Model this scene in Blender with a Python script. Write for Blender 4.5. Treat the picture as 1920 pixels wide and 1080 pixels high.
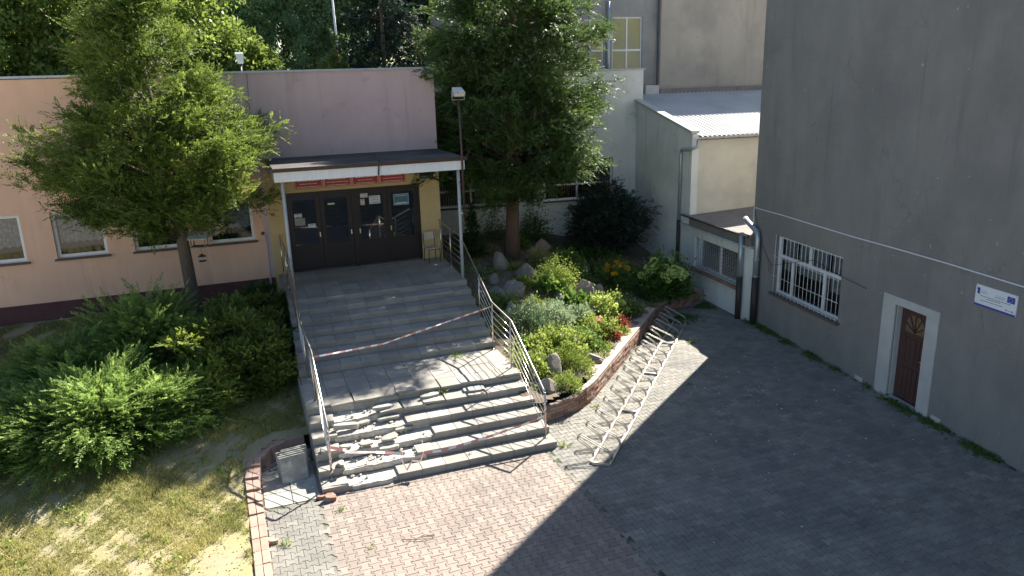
import bpy, bmesh, math, random
import numpy as np
from mathutils import Vector, Matrix, noise as mn
R = math.radians
for o in list(bpy.data.objects): bpy.data.objects.remove(o)
SC = bpy.context.scene
COL = SC.collection
rng = np.random.default_rng(7)
random.seed(7)

# ------------------------------------------------------------------ camera, sky, sun, exposure
cam = bpy.data.cameras.new('camera'); cam_o = bpy.data.objects.new('camera', cam); COL.objects.link(cam_o)
P_, Ro, Ya = R(15.614), R(1.613), R(20.466)
fwd = Vector((math.sin(Ya)*math.cos(P_), math.cos(Ya)*math.cos(P_), -math.sin(P_)))
rt = Vector((math.cos(Ya), -math.sin(Ya), 0)); dn = fwd.cross(rt)
r2 = rt*math.cos(Ro)+dn*math.sin(Ro); d2 = -rt*math.sin(Ro)+dn*math.cos(Ro)
m = Matrix((r2, -d2, -fwd)).transposed().to_4x4(); m.translation = Vector((0, 0, 7.476))
cam_o.matrix_world = m
cam.sensor_width = 36; cam.lens = 36*1423.88/1920; cam.clip_end = 2000; cam.clip_start = .1
SC.camera = cam_o
SUN_AZ, SUN_EL = R(37.0), R(39.0)       # azimuth measured from +X towards +Y
w = bpy.data.worlds.new('World'); SC.world = w; w.use_nodes = True
nt = w.node_tree; sky = nt.nodes.new('ShaderNodeTexSky'); sky.sky_type = 'NISHITA'; sky.sun_disc = False
sky.sun_elevation = SUN_EL; sky.sun_rotation = R(90)-SUN_AZ; sky.air_density = 1.0; sky.dust_density = .6; sky.ozone_density = 1.0
bg = nt.nodes['Background']; bg.inputs['Strength'].default_value = .053
nt.links.new(sky.outputs[0], bg.inputs['Color'])
sl = bpy.data.lights.new('sun', 'SUN'); sl.energy = 4.9; sl.angle = R(.5); sl.color = (1, .93, .82)
so = bpy.data.objects.new('sun', sl); COL.objects.link(so)
sd = Vector((math.cos(SUN_AZ)*math.cos(SUN_EL), math.sin(SUN_AZ)*math.cos(SUN_EL), math.sin(SUN_EL)))
so.rotation_euler = sd.to_track_quat('Z', 'Y').to_euler(); so.location = (30, 30, 40)
SC.view_settings.view_transform = 'Standard'; SC.view_settings.look = 'None'
SC.view_settings.exposure = 1.86; SC.view_settings.gamma = 1; SC.view_settings.use_curve_mapping = False

# ------------------------------------------------------------------ materials
def M(name, c1, c2=None, scale=3., rough=.8, bump=0., bscale=40., detail=6., metal=0., tone=0., spec=.5, c3=None, s3=.5, t3=(.45, .7), stretch=None, dirt=None, coat=0., drip=None, crack=None):
    """c1/c2 blended by noise at world position, c3 in large patches, tone attribute varies the value"""
    mt = bpy.data.materials.new(name); mt.use_nodes = True; n = mt.node_tree.nodes; L = mt.node_tree.links
    b = n['Principled BSDF']; b.inputs['Roughness'].default_value = rough; b.inputs['Metallic'].default_value = metal
    b.inputs['Specular IOR Level'].default_value = spec
    if coat: b.inputs['Coat Weight'].default_value = coat
    geo = n.new('ShaderNodeNewGeometry'); pos = geo.outputs['Position']
    if stretch:
        mp = n.new('ShaderNodeMapping'); mp.inputs['Scale'].default_value = stretch; L.new(pos, mp.inputs[0]); ps = mp.outputs[0]
    else: ps = pos
    def nz(sc, det=detail, src=None):
        t = n.new('ShaderNodeTexNoise'); t.inputs['Scale'].default_value = sc; t.inputs['Detail'].default_value = det
        t.inputs['Roughness'].default_value = .62; L.new(src or pos, t.inputs['Vector']); return t.outputs['Fac']
    def ramp(src, a, bb):
        r = n.new('ShaderNodeMapRange'); r.inputs[1].default_value = a; r.inputs[2].default_value = bb; L.new(src, r.inputs[0]); return r.outputs[0]
    def mix(f, a, bb, mode='MIX'):
        x = n.new('ShaderNodeMix'); x.data_type = 'RGBA'; x.blend_type = mode
        if isinstance(f, float): x.inputs[0].default_value = f
        else: L.new(f, x.inputs[0])
        for k, v in ((6, a), (7, bb)):
            if isinstance(v, (tuple, list)): x.inputs[k].default_value = (*v[:3], 1)
            else: L.new(v, x.inputs[k])
        return x.outputs[2]
    col = c1
    if c2: col = mix(ramp(nz(scale, src=ps), .35, .65), c1, c2)
    if c3: col = mix(ramp(nz(s3, 5.), *t3), col, c3)
    if dirt:                       # (colour, scale, lo, hi): small-scale specks / stains
        col = mix(ramp(nz(dirt[1], 8.), dirt[2], dirt[3]), col, dirt[0])
    if drip:                       # run marks: (colour, lo, hi)
        m2 = n.new('ShaderNodeMapping'); m2.inputs['Scale'].default_value = (3.4, 3.4, .22); L.new(pos, m2.inputs[0]); col = mix(ramp(nz(1.0, 7., src=m2.outputs[0]), drip[1], drip[2]), col, drip[0])
    if crack:                      # hairline cracks: (colour, scale, width)
        nv = n.new('ShaderNodeTexNoise'); nv.inputs['Scale'].default_value = 1.6; nv.inputs['Detail'].default_value = 5; L.new(pos, nv.inputs['Vector'])
        va = n.new('ShaderNodeVectorMath'); va.operation = 'MULTIPLY_ADD'; L.new(nv.outputs['Color'], va.inputs[0]); va.inputs[1].default_value = (.9, .9, .9); L.new(pos, va.inputs[2])
        vo = n.new('ShaderNodeTexVoronoi'); vo.feature = 'DISTANCE_TO_EDGE'; vo.inputs['Scale'].default_value = crack[1]; L.new(va.outputs[0], vo.inputs['Vector'])
        rr_ = n.new('ShaderNodeMapRange'); rr_.inputs[1].default_value = 0; rr_.inputs[2].default_value = crack[2]; rr_.inputs[3].default_value = .28; rr_.inputs[4].default_value = 0; L.new(vo.outputs['Distance'], rr_.inputs[0])
        mm = n.new('ShaderNodeMath'); mm.operation = 'MULTIPLY'; L.new(rr_.outputs[0], mm.inputs[0]); L.new(ramp(nz(.35, 3.), .48, .56), mm.inputs[1]); col = mix(mm.outputs[0], col, crack[0])
    if tone:
        at = n.new('ShaderNodeAttribute'); at.attribute_name = 'tone'
        r = n.new('ShaderNodeMapRange'); r.inputs[3].default_value = 1-tone; r.inputs[4].default_value = 1+tone; L.new(at.outputs['Fac'], r.inputs[0])
        hv = n.new('ShaderNodeHueSaturation'); L.new(r.outputs[0], hv.inputs['Value'])
        if isinstance(col, tuple): hv.inputs['Color'].default_value = (*col[:3], 1)
        else: L.new(col, hv.inputs['Color'])
        col = hv.outputs[0]
    if isinstance(col, tuple): b.inputs['Base Color'].default_value = (*col[:3], 1)
    else: L.new(col, b.inputs['Base Color'])
    if bump:
        bp = n.new('ShaderNodeBump'); bp.inputs['Strength'].default_value = bump; bp.inputs['Distance'].default_value = .02
        L.new(nz(bscale, 8.), bp.inputs['Height']); L.new(bp.outputs[0], b.inputs['Normal'])
    return mt

def Mleaf(name, dark, light, trans=.4, rough=.55, tr_col=None, tip=None):
    mt = bpy.data.materials.new(name); mt.use_nodes = True; n = mt.node_tree.nodes; L = mt.node_tree.links
    b = n['Principled BSDF']; b.inputs['Roughness'].default_value = rough; b.inputs['Specular IOR Level'].default_value = .35
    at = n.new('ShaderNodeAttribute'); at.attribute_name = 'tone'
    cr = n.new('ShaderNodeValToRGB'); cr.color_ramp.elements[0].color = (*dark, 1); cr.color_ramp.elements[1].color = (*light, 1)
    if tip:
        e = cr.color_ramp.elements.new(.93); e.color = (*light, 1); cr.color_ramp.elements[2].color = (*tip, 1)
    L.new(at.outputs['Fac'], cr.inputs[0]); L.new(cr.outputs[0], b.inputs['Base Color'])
    tr = n.new('ShaderNodeBsdfTranslucent')
    hs = n.new('ShaderNodeHueSaturation'); hs.inputs['Saturation'].default_value = 1.0; hs.inputs['Value'].default_value = 1.5; hs.inputs['Hue'].default_value = .485
    L.new(cr.outputs[0], hs.inputs['Color']); L.new(hs.outputs[0], tr.inputs['Color'])
    mx = n.new('ShaderNodeMixShader'); mx.inputs[0].default_value = trans
    L.new(b.outputs[0], mx.inputs[1]); L.new(tr.outputs[0], mx.inputs[2]); L.new(mx.outputs[0], n['Material Output'].inputs['Surface'])
    return mt

def Mglass(name, tint=(.8, .85, .88), clear=.75):
    mt = bpy.data.materials.new(name); mt.use_nodes = True; n = mt.node_tree.nodes; L = mt.node_tree.links
    n.remove(n['Principled BSDF'])
    t = n.new('ShaderNodeBsdfTransparent'); t.inputs[0].default_value = (*[c*clear for c in tint], 1)
    g = n.new('ShaderNodeBsdfGlossy'); g.inputs['Roughness'].default_value = .02; g.inputs[0].default_value = (1, 1, 1, 1)
    f = n.new('ShaderNodeFresnel'); f.inputs[0].default_value = 1.55
    mx = n.new('ShaderNodeMixShader'); L.new(f.outputs[0], mx.inputs[0]); L.new(t.outputs[0], mx.inputs[1]); L.new(g.outputs[0], mx.inputs[2])
    L.new(mx.outputs[0], n['Material Output'].inputs['Surface']); return mt

def Mlace(name):
    mt = bpy.data.materials.new(name); mt.use_nodes = True; n = mt.node_tree.nodes; L = mt.node_tree.links
    b = n['Principled BSDF']; b.inputs['Base Color'].default_value = (.72, .74, .76, 1); b.inputs['Roughness'].default_value = .9
    v = n.new('ShaderNodeTexVoronoi'); v.inputs['Scale'].default_value = 9; g = n.new('ShaderNodeNewGeometry'); L.new(g.outputs['Position'], v.inputs[0])
    r = n.new('ShaderNodeMapRange'); r.inputs[1].default_value = .1; r.inputs[2].default_value = .7; r.inputs[3].default_value = .80; r.inputs[4].default_value = .55
    L.new(v.outputs['Distance'], r.inputs[0]); L.new(r.outputs[0], b.inputs['Alpha']); return mt

def Mattr(name, ca, cb, rough=.6):
    mt = bpy.data.materials.new(name); mt.use_nodes = True; n = mt.node_tree.nodes; L = mt.node_tree.links
    at = n.new('ShaderNodeAttribute'); at.attribute_name = 'tone'
    x = n.new('ShaderNodeMix'); x.data_type = 'RGBA'; x.inputs[6].default_value = (*ca, 1); x.inputs[7].default_value = (*cb, 1)
    L.new(at.outputs['Fac'], x.inputs[0]); L.new(x.outputs[2], n['Principled BSDF'].inputs['Base Color']); n['Principled BSDF'].inputs['Roughness'].default_value = rough
    return mt

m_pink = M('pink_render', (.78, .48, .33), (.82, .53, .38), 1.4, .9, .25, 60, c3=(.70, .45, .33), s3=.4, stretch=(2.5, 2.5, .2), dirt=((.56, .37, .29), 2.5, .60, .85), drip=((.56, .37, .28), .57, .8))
m_mauve = M('mauve_render', (.60, .44, .42), (.64, .48, .46), 1.0, .9, .25, 60, c3=(.52, .39, .385), s3=.5, stretch=(2.5, 2.5, .2), dirt=((.40, .30, .29), 2.5, .60, .85), drip=((.42, .32, .31), .56, .8))
m_plinth = M('maroon_plinth', (.075, .028, .030), (.10, .04, .04), 3, .75, .2, 50)
m_yellow = M('yellow_render', (.55, .40, .19), (.60, .45, .23), 2, .85, .2, 60)
m_white_r = M('white_render', (.68, .69, .66), (.74, .74, .70), 1.3, .9, .3, 50, c3=(.56, .59, .56), s3=.7, stretch=(1.5, 1.5, .3), dirt=((.30, .30, .27), 3.5, .62, .8), drip=((.44, .46, .42), .55, .75))
m_grey = M('grey_render', (.215, .212, .206), (.25, .245, .235), 1.3, .92, .8, 45, c3=(.19, .188, .183), s3=.55, stretch=(1.5, 1.5, .45), dirt=((.40, .39, .37), 6.5, .67, .71), drip=((.165, .163, .158), .58, .8), crack=((.09, .088, .085), .32, .007))
m_greyb = M('beige_grey_render', (.33, .31, .27), (.40, .37, .32), .7, .92, .4, 45, c3=(.26, .25, .23), s3=.5, stretch=(1, 1, .35), dirt=((.2, .19, .18), 2.5, .66, .78), drip=((.24, .225, .20), .58, .8))
m_greyl = M('gym_grey_render', (.27, .265, .255), (.34, .33, .31), .8, .92, .4, 45, c3=(.21, .215, .22), s3=.6, stretch=(1.2, 1.2, .3))
m_concw = M('pale_concrete', (.42, .43, .42), (.50, .50, .48), 3, .9, .4, 50)
m_zinc = M('zinc_flashing', (.42, .46, .50), (.36, .40, .45), 4, .45, .05, 20, metal=.3)
m_galv = M('galvanised_pipe', (.42, .46, .50), (.34, .38, .42), 5, .38, 0, metal=.55)
m_iron = M('black_cast_iron', (.02, .02, .022), (.05, .035, .03), 8, .6, .1, 60)
m_whitep = M('white_paint', (.74, .76, .78), (.66, .68, .70), 6, .5)
m_whitef = M('white_window_frame', (.78, .80, .81), (.68, .69, .69), 5, .45)
m_post = M('worn_white_pole', (.46, .48, .50), (.40, .42, .44), 6, .5)
m_tan = M('amber_glass', (.085, .055, .032), (.05, .035, .025), 9, .25, spec=.7)
m_galvd = M('dark_galvanised_steel', (.34, .32, .29), (.27, .25, .225), 8, .45, metal=.6)
m_fascia = M('white_fascia_board', (.80, .82, .84), (.76, .78, .80), 4, .55, tone=.03, dirt=((.5, .48, .44), 5, .68, .9))
m_felt = M('roofing_felt', (.045, .043, .045), (.085, .08, .075), 2, .95, .4, 40, c3=(.12, .11, .10), s3=.9)
m_felt2 = M('weathered_roofing_felt', (.16, .15, .14), (.22, .20, .185), 2, .95, .3, 40)
m_brown = M('dark_brown_door', (.013, .007, .007), (.018, .010, .010), 6, .5)
m_browns = M('brown_metal', (.05, .03, .025), (.07, .04, .03), 6, .55)
m_sill = M('brown_sill', (.09, .07, .065), (.12, .10, .09), 8, .7, .2)
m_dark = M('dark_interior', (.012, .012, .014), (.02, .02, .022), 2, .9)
m_doorglass = M('door_glass', (.010, .013, .018), None, rough=.03, spec=1.0, coat=.6)
m_glass = Mglass('window_glass')
m_glassg = M('yellowish_frosted_glass', (.30, .29, .12), (.36, .34, .17), .8, .18, c3=(.24, .26, .16), s3=.6, spec=.7)
m_lace = Mlace('lace_curtain')
m_steel = M('stainless_steel', (.66, .62, .56), (.56, .53, .48), 9, .27, metal=.9)
m_galvs = M('galvanised_steel', (.56, .54, .50), (.46, .44, .40), 7, .42, metal=.7)
m_slab = M('stair_slab', (.29, .275, .245), (.35, .33, .29), 5, .9, .4, 90, tone=.13, c3=(.25, .24, .22), s3=1.1, dirt=((.13, .12, .11), 7, .66, .8))
m_slabs = M('pale_slab', (.30, .30, .27), (.40, .39, .35), 5, .9, .5, 90, tone=.16, c3=(.22, .23, .20), s3=3, dirt=((.52, .51, .47), 5, .56, .7))
m_broken = M('broken_concrete', (.46, .43, .38), (.62, .58, .51), 7, .95, .9, 35, c3=(.34, .32, .28), s3=2.5, dirt=((.22, .20, .17), 10, .58, .7))
m_pgrey = M('grey_paver', (.185, .178, .158), (.245, .233, .205), 2.2, .88, .3, 120, tone=.2, c3=(.15, .147, .138), s3=.6, dirt=((.40, .39, .36), 12, .66, .72))
m_pred = M('red_paver', (.235, .192, .165), (.275, .228, .195), 2.2, .88, .3, 120, tone=.17, c3=(.20, .175, .155), s3=.6, dirt=((.34, .32, .27), 9, .60, .74))
m_joint = M('joint_sand', (.14, .13, .108), (.22, .20, .165), 8, .95, .3, 90, c3=(.05, .065, .03), s3=1.3, t3=(.5, .6))
m_brick = M('old_brick', (.26, .125, .085), (.34, .19, .14), 6, .92, .6, 60, tone=.28, c3=(.30, .26, .22), s3=2.5, dirt=((.42, .38, .33), 8, .58, .7))
m_cap = M('brick_wall_capping', (.40, .32, .265), (.48, .40, .335), 4, .9, .4, 60, tone=.1)
m_kerb = M('red_kerb_block', (.34, .215, .165), (.41, .28, .22), 5, .9, .4, 80, tone=.12, c3=(.28, .22, .19), s3=1.5)
m_mortar = M('mortar', (.22, .20, .175), (.30, .275, .24), 8, .95, .4, 80)
m_soil = M('garden_soil', (.13, .10, .072), (.20, .165, .125), 5, .97, .9, 25, c3=(.09, .068, .05), s3=.9, dirt=((.30, .26, .20), 12, .58, .7))
m_lawn = M('dry_lawn_soil', (.32, .275, .15), (.26, .245, .115), 4, .97, .9, 30, c3=(.30, .255, .175), s3=.8, dirt=((.17, .17, .065), 9, .55, .72))
m_rock = M('granite_boulder', (.19, .165, .140), (.29, .255, .215), 4, .92, .7, 30, c3=(.22, .205, .19), s3=2.2, dirt=((.14, .14, .13), 16, .6, .7))
m_rockp = M('pink_sandstone', (.42, .30, .24), (.50, .38, .31), 4, .92, .7, 30, c3=(.34, .26, .22), s3=2)
m_bark = M('reddish_bark', (.115, .062, .042), (.17, .10, .07), 3, .95, .9, 30, stretch=(8, 8, 1))
m_barkg = M('grey_brown_bark', (.09, .072, .052), (.14, .115, .082), 3, .95, .9, 30, stretch=(8, 8, 1))
m_red = M('red_sign', (.42, .025, .04), (.38, .02, .035), 3, .4)
m_blue = M('navy_sign', (.02, .025, .12), None, rough=.4)
m_signw = M('white_sign', (.72, .76, .82), None, rough=.4)
m_signb = M('blue_print', (.03, .05, .35), None, rough=.5)
m_print = M('grey_print', (.16, .18, .24), None, rough=.6)
m_cream = M('cream_print', (.72, .66, .50), None, rough=.5)
m_paper = M('paper', (.66, .68, .68), (.60, .62, .63), 9, .7)
m_pinkp = M('pink_paper', (.62, .42, .42), (.68, .55, .54), 30, .7)
m_tealp = M('teal_poster', (.05, .14, .19), (.07, .18, .24), 5, .5)
m_tape = Mattr('barrier_tape', (.60, .27, .26), (.78, .74, .72), .45)
m_wood = M('pale_plywood', (.50, .42, .32), (.56, .48, .38), 6, .6)
m_woodw = M('weathered_wood', (.19, .15, .11), (.26, .21, .16), 6, .85, .4)
m_rust = M('red_brown_door', (.060, .026, .022), (.085, .040, .034), 4, .6, .15, 60, stretch=(3, 3, .6))
m_plank = M('fence_brown', (.20, .095, .055), (.26, .13, .08), 7, .8)
m_greenpap = M('green_paper_ball', (.42, .52, .14), (.50, .60, .22), 7, .8)
m_corr = M('corrugated_roof', (.50, .50, .50), (.56, .56, .55), 1.5, .55, .1, 30, c3=(.42, .43, .43), s3=.8)
m_backg = M('far_ground', (.10, .12, .05), (.14, .14, .07), .5, .95)
m_glassl = M('lamp_glass', (.70, .64, .48), None, rough=.15, spec=.8)
# foliage
f_cyp = Mleaf('cypress_leaf', (.022, .050, .012), (.19, .27, .05), .40, tip=(.20, .15, .06))
f_thu = Mleaf('thuja_leaf', (.014, .042, .016), (.105, .180, .045), .32, tip=(.15, .115, .05))
f_jun = Mleaf('juniper_leaf', (.05, .115, .03), (.27, .40, .11), .38)
f_yew = Mleaf('yew_leaf', (.030, .066, .017), (.22, .29, .05), .38)
f_dec = Mleaf('deciduous_leaf', (.07, .12, .022), (.20, .285, .06), .42, rough=.42)
f_birch = Mleaf('birch_leaf', (.12, .21, .11), (.27, .38, .19), .55)
f_dark = Mleaf('dark_leaf', (.006, .016, .007), (.030, .055, .020), .2)
f_spr = Mleaf('spruce_leaf', (.008, .020, .014), (.030, .060, .040), .2)
f_lime = Mleaf('lime_leaf', (.11, .17, .03), (.29, .37, .085), .32)
f_mid = Mleaf('garden_leaf', (.045, .10, .020), (.16, .26, .06), .35)
f_sage = Mleaf('silver_leaf', (.075, .13, .06), (.26, .34, .20), .25)
f_grass = Mleaf('grass_blade', (.13, .165, .035), (.42, .40, .16), .32)
f_redl = Mleaf('red_leaf', (.12, .025, .02), (.28, .10, .05), .3)
f_purp = Mleaf('purple_leaf', (.12, .015, .03), (.30, .04, .07), .3)
f_yel = Mleaf('yellow_petal', (.62, .30, .01), (.80, .48, .03), .3)
f_hyd = Mleaf('hydrangea_petal', (.40, .52, .12), (.66, .74, .34), .3)
f_wht = Mleaf('white_petal', (.60, .62, .58), (.82, .82, .78), .3)
f_pnk = Mleaf('pink_petal', (.60, .22, .20), (.80, .50, .45), .3)

# ------------------------------------------------------------------ builders
def tag(o, label=None, cat=None, group=None, kind=None):
    if label: o['label'] = label
    if cat: o['category'] = cat
    if group: o['group'] = group
    if kind: o['kind'] = kind
    return o
def thing(name, label, cat, loc=(0, 0, 0), rz=0., group=None, parent=None):
    o = bpy.data.objects.new(name, None); COL.objects.link(o); o.location = loc; o.rotation_euler = (0, 0, rz); o.empty_display_size = .2
    return tag(o, label, cat, group)
def struct(name, loc=(0, 0, 0), rz=0.):
    o = bpy.data.objects.new(name, None); COL.objects.link(o); o.location = loc; o.rotation_euler = (0, 0, rz); o['kind'] = 'structure'; return o

class MB:
    def __init__(s): s.v = []; s.f = []; s.t = []; s.m = []; s.tn = .5; s.mi = 0
    def add(s, vs, fs):
        o = len(s.v); s.v += [tuple(p) for p in vs]; s.t += [s.tn]*len(vs)
        s.f += [tuple(i+o for i in f) for f in fs]; s.m += [s.mi]*len(fs); return s
    def box(s, x0, x1, y0, y1, z0, z1, bev=0.):
        if bev:
            b = bev
            vs = [(x0, y0, z0), (x1, y0, z0), (x1, y1, z0), (x0, y1, z0), (x0, y0, z1-b), (x1, y0, z1-b), (x1, y1, z1-b), (x0, y1, z1-b),
                  (x0+b, y0+b, z1), (x1-b, y0+b, z1), (x1-b, y1-b, z1), (x0+b, y1-b, z1)]
            return s.add(vs, [(0, 3, 2, 1), (0, 1, 5, 4), (1, 2, 6, 5), (2, 3, 7, 6), (3, 0, 4, 7), (4, 5, 9, 8), (5, 6, 10, 9), (6, 7, 11, 10), (7, 4, 8, 11), (8, 9, 10, 11)])
        vs = [(x0, y0, z0), (x1, y0, z0), (x1, y1, z0), (x0, y1, z0), (x0, y0, z1), (x1, y0, z1), (x1, y1, z1), (x0, y1, z1)]
        return s.add(vs, [(0, 3, 2, 1), (4, 5, 6, 7), (0, 1, 5, 4), (1, 2, 6, 5), (2, 3, 7, 6), (3, 0, 4, 7)])
    def prism(s, pts, z0, z1, inset=0., bz=0.):
        n = len(pts); vs = [(p[0], p[1], z0) for p in pts]+[(p[0], p[1], z1-bz) for p in pts]
        fs = [tuple(range(n-1, -1, -1))]+[(i, (i+1) % n, n+(i+1) % n, n+i) for i in range(n)]
        if inset:
            cx = sum(p[0] for p in pts)/n; cy = sum(p[1] for p in pts)/n
            vs += [(cx+(p[0]-cx)*(1-inset), cy+(p[1]-cy)*(1-inset), z1) for p in pts]
            fs += [(n+i, n+(i+1) % n, 2*n+(i+1) % n, 2*n+i) for i in range(n)]+[tuple(range(2*n, 3*n))]
        else: fs += [tuple(range(n, 2*n))]
        return s.add(vs, fs)
    def tube(s, path, r, n=8, cap=True):
        P = [Vector(p) for p in path]; rr = r if isinstance(r, (list, tuple)) else [r]*len(P)
        vs = []; up = None
        for i, p in enumerate(P):
            d = (P[min(i+1, len(P)-1)]-P[max(i-1, 0)]); d = d.normalized() if d.length > 1e-9 else Vector((0, 0, 1))
            if up is None: up = d.orthogonal().normalized()
            up = (up-d*up.dot(d)); up = up.normalized() if up.length > 1e-6 else d.orthogonal().normalized()
            sd_ = d.cross(up)
            for k in range(n):
                a = 2*math.pi*k/n; vs.append(p+up*math.cos(a)*rr[i]+sd_*math.sin(a)*rr[i])
        fs = [(i*n+k, i*n+(k+1) % n, (i+1)*n+(k+1) % n, (i+1)*n+k) for i in range(len(P)-1) for k in range(n)]
        if cap: fs += [tuple(range(n-1, -1, -1)), tuple((len(P)-1)*n+k for k in range(n))]
        return s.add(vs, fs)
    def ball(s, c, r, seg=8, rings=5, sq=(1, 1, 1)):
        vs = []; fs = []
        for i in range(rings+1):
            th = math.pi*i/rings
            for k in range(seg):
                a = 2*math.pi*k/seg; vs.append((c[0]+r*sq[0]*math.sin(th)*math.cos(a), c[1]+r*sq[1]*math.sin(th)*math.sin(a), c[2]+r*sq[2]*math.cos(th)))
        fs = [(i*seg+k, i*seg+(k+1) % seg, (i+1)*seg+(k+1) % seg, (i+1)*seg+k) for i in range(rings) for k in range(seg)]
        return s.add(vs, fs)
    def mesh(s, name, mats, smooth=False):
        me = bpy.data.meshes.new(name); me.from_pydata(s.v, [], s.f)
        for m_ in (mats if isinstance(mats, (list, tuple)) else [mats]): me.materials.append(m_)
        if isinstance(mats, (list, tuple)) and len(mats) > 1: me.polygons.foreach_set('material_index', s.m)
        a = me.attributes.new('tone', 'FLOAT', 'POINT'); a.data.foreach_set('value', s.t)
        if smooth: me.polygons.foreach_set('use_smooth', [True]*len(me.polygons))
        me.update(); return me
    def build(s, name, mats, parent=None, smooth=False, loc=None, kind=None):
        o = bpy.data.objects.new(name, s.mesh(name, mats, smooth)); COL.objects.link(o)
        if parent: o.parent = parent
        if loc is not None: o.location = loc
        if kind: o['kind'] = kind
        return o
def link(name, me, parent=None, loc=(0, 0, 0), rot=(0, 0, 0), scale=None, kind=None):
    o = bpy.data.objects.new(name, me); COL.objects.link(o); o.parent = parent; o.location = loc; o.rotation_euler = rot
    if scale: o.scale = scale
    if kind: o['kind'] = kind
    return o
def box(name, x0, x1, y0, y1, z0, z1, mat, parent=None, bev=0.): return MB().box(x0, x1, y0, y1, z0, z1, bev).build(name, mat, parent)
def tube(name, path, r, mat, parent=None, n=8): return MB().tube(path, r, n).build(name, mat, parent, True)
def cells(mb, a0, a1, z0, z1, holes, put):
    """wall of boxes around rectangular holes (a0,a1,z0,z1)"""
    A = sorted({a0, a1, *[h[0] for h in holes], *[h[1] for h in holes]}); Z = sorted({z0, z1, *[h[2] for h in holes], *[h[3] for h in holes]})
    A = [a for a in A if a0 <= a <= a1]; Z = [z for z in Z if z0 <= z <= z1]
    for i in range(len(A)-1):
        run = None
        for j in range(len(Z)-1):
            ca, cz = (A[i]+A[i+1])/2, (Z[j]+Z[j+1])/2
            if any(h[0] < ca < h[1] and h[2] < cz < h[3] for h in holes):
                if run is not None: put(mb, A[i], A[i+1], run, Z[j]); run = None
            elif run is None: run = Z[j]
        if run is not None: put(mb, A[i], A[i+1], run, Z[-1])
def text(body, size, mat, parent, loc, rot, align='CENTER', name='lettering'):
    c = bpy.data.curves.new('t', 'FONT'); c.body = body; c.size = size; c.align_x = align; c.align_y = 'CENTER'; c.resolution_u = 1
    t = bpy.data.objects.new('t', c); COL.objects.link(t)
    me = bpy.data.meshes.new_from_object(t.evaluated_get(bpy.context.evaluated_depsgraph_get())); bpy.data.objects.remove(t)
    me.materials.clear(); me.materials.append(mat)
    return link(name, me, parent, loc, rot)

# leaves ------------------------------------------------------------
def unit(a): return a/np.maximum(np.linalg.norm(a, axis=-1, keepdims=True), 1e-9)
def leaf_mesh(name, P, D, L, W, tone, mat, parent=None, kind=None, flat=None, sharp=.45, N=None):
    n = len(P); D = unit(D); r = rng.normal(size=(n, 3))
    if flat is not None: r = np.cross(D, unit(np.array([0, 0, 1.])+rng.normal(size=(n, 3))*flat))
    S = unit(np.cross(D, r)) if flat is None else unit(r)
    if N is not None: S = unit(np.cross(D, N+rng.normal(size=(n, 3))*.38))
    L = np.broadcast_to(L, (n,))[:, None]; W = np.broadcast_to(W, (n,))[:, None]/2
    v = np.empty((n, 4, 3), np.float32)
    v[:, 0] = P; v[:, 1] = P+D*L*sharp+S*W; v[:, 2] = P+D*L; v[:, 3] = P+D*L*sharp-S*W
    me = bpy.data.meshes.new(name); me.vertices.add(4*n); me.vertices.foreach_set('co', v.reshape(-1))
    me.loops.add(4*n); me.loops.foreach_set('vertex_index', np.arange(4*n, dtype=np.int32))
    me.polygons.add(n); me.polygons.foreach_set('loop_start', np.arange(0, 4*n, 4, dtype=np.int32)); me.polygons.foreach_set('loop_total', np.full(n, 4, np.int32))
    me.update(); a = me.attributes.new('tone', 'FLOAT', 'POINT'); a.data.foreach_set('value', np.repeat(np.clip(tone, 0, 1), 4).astype(np.float32))
    me.materials.append(mat)
    o = bpy.data.objects.new(name, me); COL.objects.link(o); o.parent = parent
    if kind: o['kind'] = kind
    return o
def clumps(C, D, k, rad, L, W, tone, spread=.6, elong=1.6, tn_j=.18):
    """k leaves round each clump centre C, pointing along D"""
    n = len(C); D = unit(D); rad = np.broadcast_to(rad, (n,))
    off = rng.normal(size=(n, k, 3))*.5; along = (rng.random((n, k, 1))-.35)*elong
    P = C[:, None]+(off*.62+D[:, None]*along)*rad[:, None, None]
    d = unit(D[:, None]+off*.55+rng.normal(size=(n, k, 3))*spread)
    t = tone[:, None]+rng.normal(size=(n, k))*tn_j+(along[..., 0])*.10
    return P.reshape(-1, 3), d.reshape(-1, 3), L*(.7+.6*rng.random(n*k)), W*(.7+.6*rng.random(n*k)), t.reshape(-1)
def fronds(B, d, Ls, k, LL, WW, tone, sgn_w=.75, sagk=1.5):
    n = len(B); s = np.linspace(0, 1, k); side = unit(np.cross(d, np.array([0, 0, 1.])+rng.normal(size=(n, 3))*.45)); sg_ = np.where(np.arange(k) % 2, 1., -1.)
    P = B[:, None]+d[:, None]*(s[None, :, None]*Ls[:, None, None])+np.array([0, 0, -.10])*(s**2)[None, :, None]*Ls[:, None, None]*sagk
    wv = np.sin(s*2.6+.35)*.9
    D = unit(d[:, None]*.9+side[:, None]*(sg_*wv)[None, :, None]*sgn_w+rng.normal(size=(n, k, 3))*.16)
    tn = tone[:, None]+s[None]*.28-.1+rng.normal(size=(n, k))*.06
    L2 = LL*(1.5-.8*s)[None]*(.8+.4*rng.random((n, k)))
    FN[0] = np.repeat(unit(np.cross(d, side)), k, 0); FN[0] *= np.sign(FN[0][:, 2:3]+1e-6)
    return P.reshape(-1, 3), D.reshape(-1, 3), L2.reshape(-1), WW, tn.reshape(-1)
FN = [None]
def prof(profile, z):
    a = np.array(profile); return np.interp(z, a[:, 0], a[:, 1])
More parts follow.
